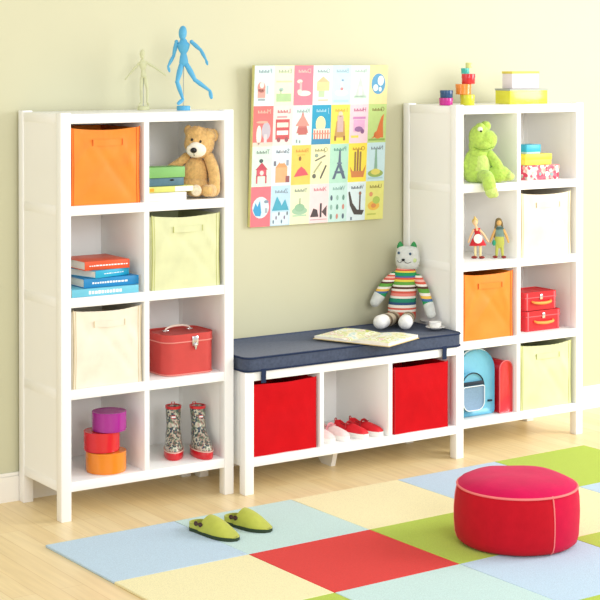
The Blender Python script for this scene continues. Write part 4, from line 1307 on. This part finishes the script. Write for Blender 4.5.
def letter(chx, col, u_=0.78, v_=0.83, size=0.16):
    cu = bpy.data.curves.new('glyph', 'FONT'); cu.body = chx; cu.size = 1.0
    ob = bpy.data.objects.new('glyph', cu); C.objects.link(ob)
    dg = bpy.context.evaluated_depsgraph_get()
    me = ob.evaluated_get(dg).to_mesh()
    polys = [[me.vertices[i].co.copy() for i in f.vertices] for f in me.polygons]
    ob.evaluated_get(dg).to_mesh_clear()
    bpy.data.objects.remove(ob); bpy.data.curves.remove(cu)
    for f in polys:
        # the lettering reads mirrored in the photograph
        put([(u_ + 0.1 - c.x * size * ch / cw, v_ - 0.02 + c.y * size) for c in f], col, 3)
    # the rest of the word, too small to read
    x = u_ - 0.06
    while x > 0.2:
        rc(x - 0.05, v_ - 0.01, x, v_ + 0.03 + 0.03 * ((int(x * 100) * 7) % 3 == 0), col, 3)
        x -= 0.075


BG = [['CFE6E4', 'E7EFC9', 'E27488', 'D7EDE8', 'C0DFEC', 'D6EDE0', 'F6DB95'],
      ['E96463', 'F5D5D0', 'CFE9E2', '1E92BE', 'F6D64A', 'F3C9D4', 'B5D276'],
      ['CBE8D4', 'D2E1EA', 'F4C350', 'F2EDB5', 'A9DAC2', 'F7DA3C', 'C0E0E8'],
      ['EE6672', 'B2D4E6', 'E7EDBE', 'F6D5D6', 'BEE1DA', 'D4E7EC', 'E0DE70']]
LT = [['F', 'E', 'D', 'C', 'B', 'A', None], ['M', 'L', 'K', 'J', 'I', 'H', 'G'], ['T', 'S', 'R', 'Q', 'P', 'O', 'N'], [None, 'Z', 'Y', 'X', 'W', 'V', 'U']]
LC = [['7C97A0', '9DAE8C', 'F2C0B4', '8AA3A6', '93B4C4', 'A8BFB6', None], ['F6B7A0', 'B04A50', '8FA6A6', '9FD4E8', 'C9A23C', 'B04A7A', '7A6A30'],
      ['6A7A74', '4A5568', 'C98A3A', '8A8A5A', '4A8A7A', 'B07A2A', '6A7A84'], [None, '7A8CA0', '6A7A70', 'C06A78', '7AA69E', '3A4A55', '8A7A30']]
for rI in range(4):
    for cI in range(7):
        ORG[0], ORG[1] = cI * cw, (3 - rI) * ch
        rc(0.0, 0.0, 1.0, 1.0, BG[rI][cI], 0)
        if LT[rI][cI]:
            letter(LT[rI][cI], LC[rI][cI])


def card(r_, c_):
    ORG[0], ORG[1] = c_ * cw, (3 - r_) * ch


card(0, 0); el(.36, .46, .2, .14, 'D9837A'); el(.38, .52, .11, .08, 'F3DED2', 3); rc(.18, .2, .56, .42, 'DD9488'); rc(.62, .3, .7, .5, '9CBCC4'); rc(.2, .13, .55, .18, '8E9AA0')
card(0, 1); rc(.12, .1, .88, .3, 'A6C98C'); rc(.1, .58, .9, .62, 'D4CF9E'); el(.36, .4, .12, .05, '9FC0B4'); rc(.3, .3, .38, .4, 'B9CBA0')
card(0, 2); el(.3, .6, .14, .05, 'F6E3D0'); rc(.3, .34, .42, .58, 'EDB0B0'); el(.55, .3, .34, .07, 'F8E6D6'); el(.3, .34, .12, .06, 'F4D8C8', 3)
card(0, 3); rc(.2, .36, .85, .58, 'DCCB8E'); tr((.2, .58), (.85, .58), (.52, .72), c='C9B986'); rc(.3, .2, .6, .36, 'B4CCA0'); rc(.28, .1, .8, .14, 'CBBBA0')
card(0, 4); el(.5, .3, .36, .08, 'DDE9EA'); rc(.46, .36, .56, .58, 'EDEFEA'); el(.52, .4, .08, .04, 'C77F84', 3); el(.55, .62, .06, .025, '6F93B5', 3); rc(.1, .06, .9, .12, 'A9CFE0')
card(0, 5); tr((.25, .2), (.78, .2), (.52, .7), c='C5DDCB'); rc(.2, .16, .85, .22, 'B4D2BE'); rc(.42, .22, .62, .45, 'D9E9DD', 3)
card(0, 6); el(.5, .52, .38, .27, '4E97C4'); el(.62, .6, .17, .13, 'E6EFE8', 3); el(.35, .42, .14, .09, 'DCEAE6', 3); el(.6, .38, .08, .06, 'E6EFE8', 3)
card(1, 0); el(.3, .28, .13, .24, 'F5E6D6'); el(.66, .38, .22, .22, 'B9B0BC'); rc(.55, .08, .7, .3, 'CFC6C8', 3); rc(.0, .0, 1, .1, 'F2C7B8', 2); el(.45, .6, .3, .03, 'F2A58E', 3)
card(1, 1); rc(.14, .16, .84, .66, 'C2474C'); rc(.2, .46, .78, .58, 'F3D9C8', 3); rc(.2, .27, .78, .38, 'F3E6E2', 3); el(.3, .15, .09, .06, '8C4A52', 4); el(.7, .15, .09, .06, '8C4A52', 4); rc(.2, .7, .7, .74, 'D98A90')
card(1, 2); tr((.2, .3), (.82, .3), (.52, .86), c='C4706A'); tr((.14, .48), (.88, .48), (.52, .78), c='D38A7E', l=3); rc(.3, .26, .74, .44, 'B95E5A', 4); rc(.2, .06, .26, .14, '7A8A8C'); rc(.36, .05, .42, .12, '7A8A8C')
card(1, 3); el(.46, .52, .26, .2, 'F5E6A6'); rc(.0, .0, 1, .14, '2F80B0'); rc(.08, .14, .95, .4, 'E9D9C6', 3)
for i in range(6): rc(.12 + i * .14, .14, .18 + i * .14, .36, 'C4605A', 4)
rc(.05, .26, .97, .29, 'D58A70', 5)
card(1, 4); tr((.2, .16), (.78, .16), (.72, .58), (.3, .58), c='B98A4A'); rc(.34, .3, .66, .72, 'C9A6A0', 3); el(.5, .76, .12, .07, 'E9C9A6', 3); rc(.2, .08, .3, .2, '8A5A34', 3); rc(.68, .08, .78, .2, '8A5A34', 3)
card(1, 5); rc(.18, .62, .86, .68, 'C77AB4'); rc(.22, .3, .82, .6, 'E0A3CC'); el(.5, .36, .22, .07, '8A5A8E', 3); rc(.1, .14, .5, .2, 'E9D24E'); el(.7, .3, .1, .06, '7A4A7A', 4)
card(1, 6); tr((.86, .12), (.4, .14), (.56, .42), (.72, .66), (.86, .74), (.82, .5), c='D4662C'); el(.56, .2, .22, .1, 'D4662C', 3); rc(.05, .05, .95, .1, '7EA447'); tr((.4, .14), (.2, .1), (.44, .22), c='D4662C', l=3)
card(2, 0); rc(.24, .26, .74, .42, 'C94A5A'); tr((.18, .42), (.8, .42), (.5, .6), c='B93A4C', l=3); rc(.22, .08, .3, .28, 'C94A5A'); rc(.68, .08, .76, .28, 'C94A5A'); el(.46, .64, .1, .05, '3A4A4A', 3); el(.5, .34, .1, .06, 'F2D0CC', 3)
card(2, 1); rc(.2, .08, .8, .46, 'E7A26E'); tr((.2, .46), (.8, .46), (.5, .66), c='DB9058'); rc(.1, .5, .22, .62, '6A6A7A'); rc(.74, .5, .86, .64, '8A94A6'); rc(.72, .08, .92, .24, '8A4A4E', 3); rc(.4, .56, .6, .9, 'E9EEF0', 3)
card(2, 2); tr((.14, .2), (.9, .24), (.72, .38), (.52, .46), (.34, .38), c='D64A55'); el(.44, .66, .07, .06, '7A5A34', 3); rc(.3, .74, .7, .76, 'D9A23C')
card(2, 3)
for i, (a, b, c_, d) in enumerate(((.2, .6, .8, .7), (.3, .45, .7, .2), (.15, .3, .6, .55), (.5, .15, .85, .45))):
    put([(a, b), (a + .06, b - .03), (c_, d), (c_ - .06, d + .03)], ['6A6A5A', '8A8A6A', 'A6A67A', '4A4A44'][i], 2 + i)
el(.3, .72, .1, .05, '8A9A8A', 3); el(.2, .2, .1, .06, '5A5A50', 3)
card(2, 4); tr((.16, .1), (.3, .1), (.5, .4), (.72, .1), (.88, .1), (.6, .5), (.58, .84), (.5, .84), (.46, .5), c='4F5F74'); rc(.28, .24, .78, .3, '4F5F74', 3); rc(.4, .48, .66, .52, '5F6F84', 3)
card(2, 5); rc(.32, .28, .42, .78, '8A6A34'); rc(.46, .28, .56, .84, '8A5A34'); rc(.6, .28, .7, .78, '8A6A34'); tr((.1, .4), (.2, .12), (.84, .12), (.96, .44), (.8, .28), (.25, .28), c='C9743A', l=3)
card(2, 6); tr((.42, .3), (.6, .3), (.54, .84), (.46, .84), c='7AA68E'); el(.5, .2, .42, .1, '8AA64A'); el(.5, .24, .26, .08, 'D9CF5A', 3); rc(.1, .06, .9, .1, '9FC6D0')
card(3, 0); el(.5, .48, .42, .27, 'CDE3E6'); put([(.12, .42), (.24, .6), (.34, .5), (.46, .66), (.54, .36), (.5, .26), (.24, .28)], '2F93C9', 3); el(.78, .62, .12, .04, '7A8CA0', 3); rc(.72, .34, .84, .46, '9AA6B4', 3)
card(3, 1); put([(.08, .38), (.32, .74), (.5, .58), (.56, .5), (.74, .66), (.94, .38)], '3C9CB9', 2); rc(.06, .02, .94, .34, 'CFE0E8', 2)
for i in range(6): el(.16 + .14 * i, .1 + .1 * (i % 3), .035, .05, ['4A6A84', '6A5A7A', '3A4A5A'][i % 3], 3)
card(3, 2); el(.5, .34, .4, .1, '96C09C'); el(.5, .42, .26, .1, '86B48E', 3); rc(.48, .5, .53, .66, '7A8A6A', 3); rc(.14, .2, .86, .24, 'A9CBA6')
card(3, 3); tr((.06, .16), (.5, .16), (.42, .34), (.22, .38), c='3A3032'); rc(.56, .14, .66, .5, '3A3032'); tr((.66, .28), (.92, .44), (.92, .14), c='4A3A3C'); rc(.06, .08, .94, .1, 'B98A90', 2)
card(3, 4)
for i in range(9): el(.16 + .32 * (i % 3), .14 + .24 * (i // 3), .06, .07, ['5A8A7A', 'C97A6A', '4A5A6A', '8AB4A6'][i % 4], 3)
card(3, 5); put([(.06, .74), (.16, .4), (.4, .16), (.84, .14), (.94, .26), (.56, .28), (.3, .46), (.14, .76)], '3A3430', 2); rc(.66, .26, .74, .66, '4A3A34', 3); el(.7, .7, .07, .05, '8A5A4A', 3); rc(.2, .02, .3, .1, '6A7A84', 3)
card(3, 6); el(.46, .36, .32, .12, 'E7B43C'); el(.6, .5, .2, .1, 'A6C04A', 3); el(.3, .66, .1, .06, 'D98A5A', 3); el(.46, .36, .14, .06, 'D9823C', 4); rc(.12, .12, .6, .16, 'B9C04A', 2)
m.build('printed_cards', COLS, root, smooth=False)

# ------------------------------------------------------------------ light
w = bpy.data.worlds.new('World'); scene.world = w; w.use_nodes = True
bg = w.node_tree.nodes['Background']
bg.inputs['Color'].default_value = (0.985, 0.985, 0.975, 1)
bg.inputs['Strength'].default_value = 0.82


def area(name, loc, target, sx, sy, power, col=(1, 1, 1)):
    ld = bpy.data.lights.new(name, 'AREA'); ld.shape = 'RECTANGLE'; ld.size = sx; ld.size_y = sy; ld.energy = power; ld.color = col
    o = bpy.data.objects.new(name, ld); C.objects.link(o)
    o.location = loc
    o.rotation_euler = (Vector(target) - Vector(loc)).to_track_quat('-Z', 'Y').to_euler()
    return o


area('window_light', (4.6, -2.6, 2.1), (1.2, 0.3, 0.7), 2.2, 2.2, 140, (1, 0.99, 0.97))
area('left_fill_light', (-6.0, -1.7, 1.7), (0.5, 0.1, 0.8), 2.2, 2.0, 40, (0.95, 0.98, 1))  # added cool fill from the left to lift the side faces, no window there
area('front_fill_light', (-0.6, -7.0, 2.6), (0.9, 0.2, 0.6), 3.0, 2.2, 172, (0.98, 0.99, 1))  # added soft frontal fill that brightens the cubby interiors

# ------------------------------------------------------------------ camera and view
cd = bpy.data.cameras.new('camera'); cam = bpy.data.objects.new('camera', cd); C.objects.link(cam)
cam.location = CAM
cam.rotation_euler = (PI / 2 - PITCH, 0, -YAW)
cd.sensor_width = 36.0
cd.lens = FPX / 600 * 36.0
cd.shift_x = (300 - CX) / 600
cd.shift_y = -(300 - CY) / 600
cd.clip_start, cd.clip_end = 0.1, 60
scene.camera = cam
vs = scene.view_settings
vs.view_transform = 'Standard'; vs.look = 'None'; vs.gamma = 1.0; vs.use_curve_mapping = False
vs.exposure = 0.0
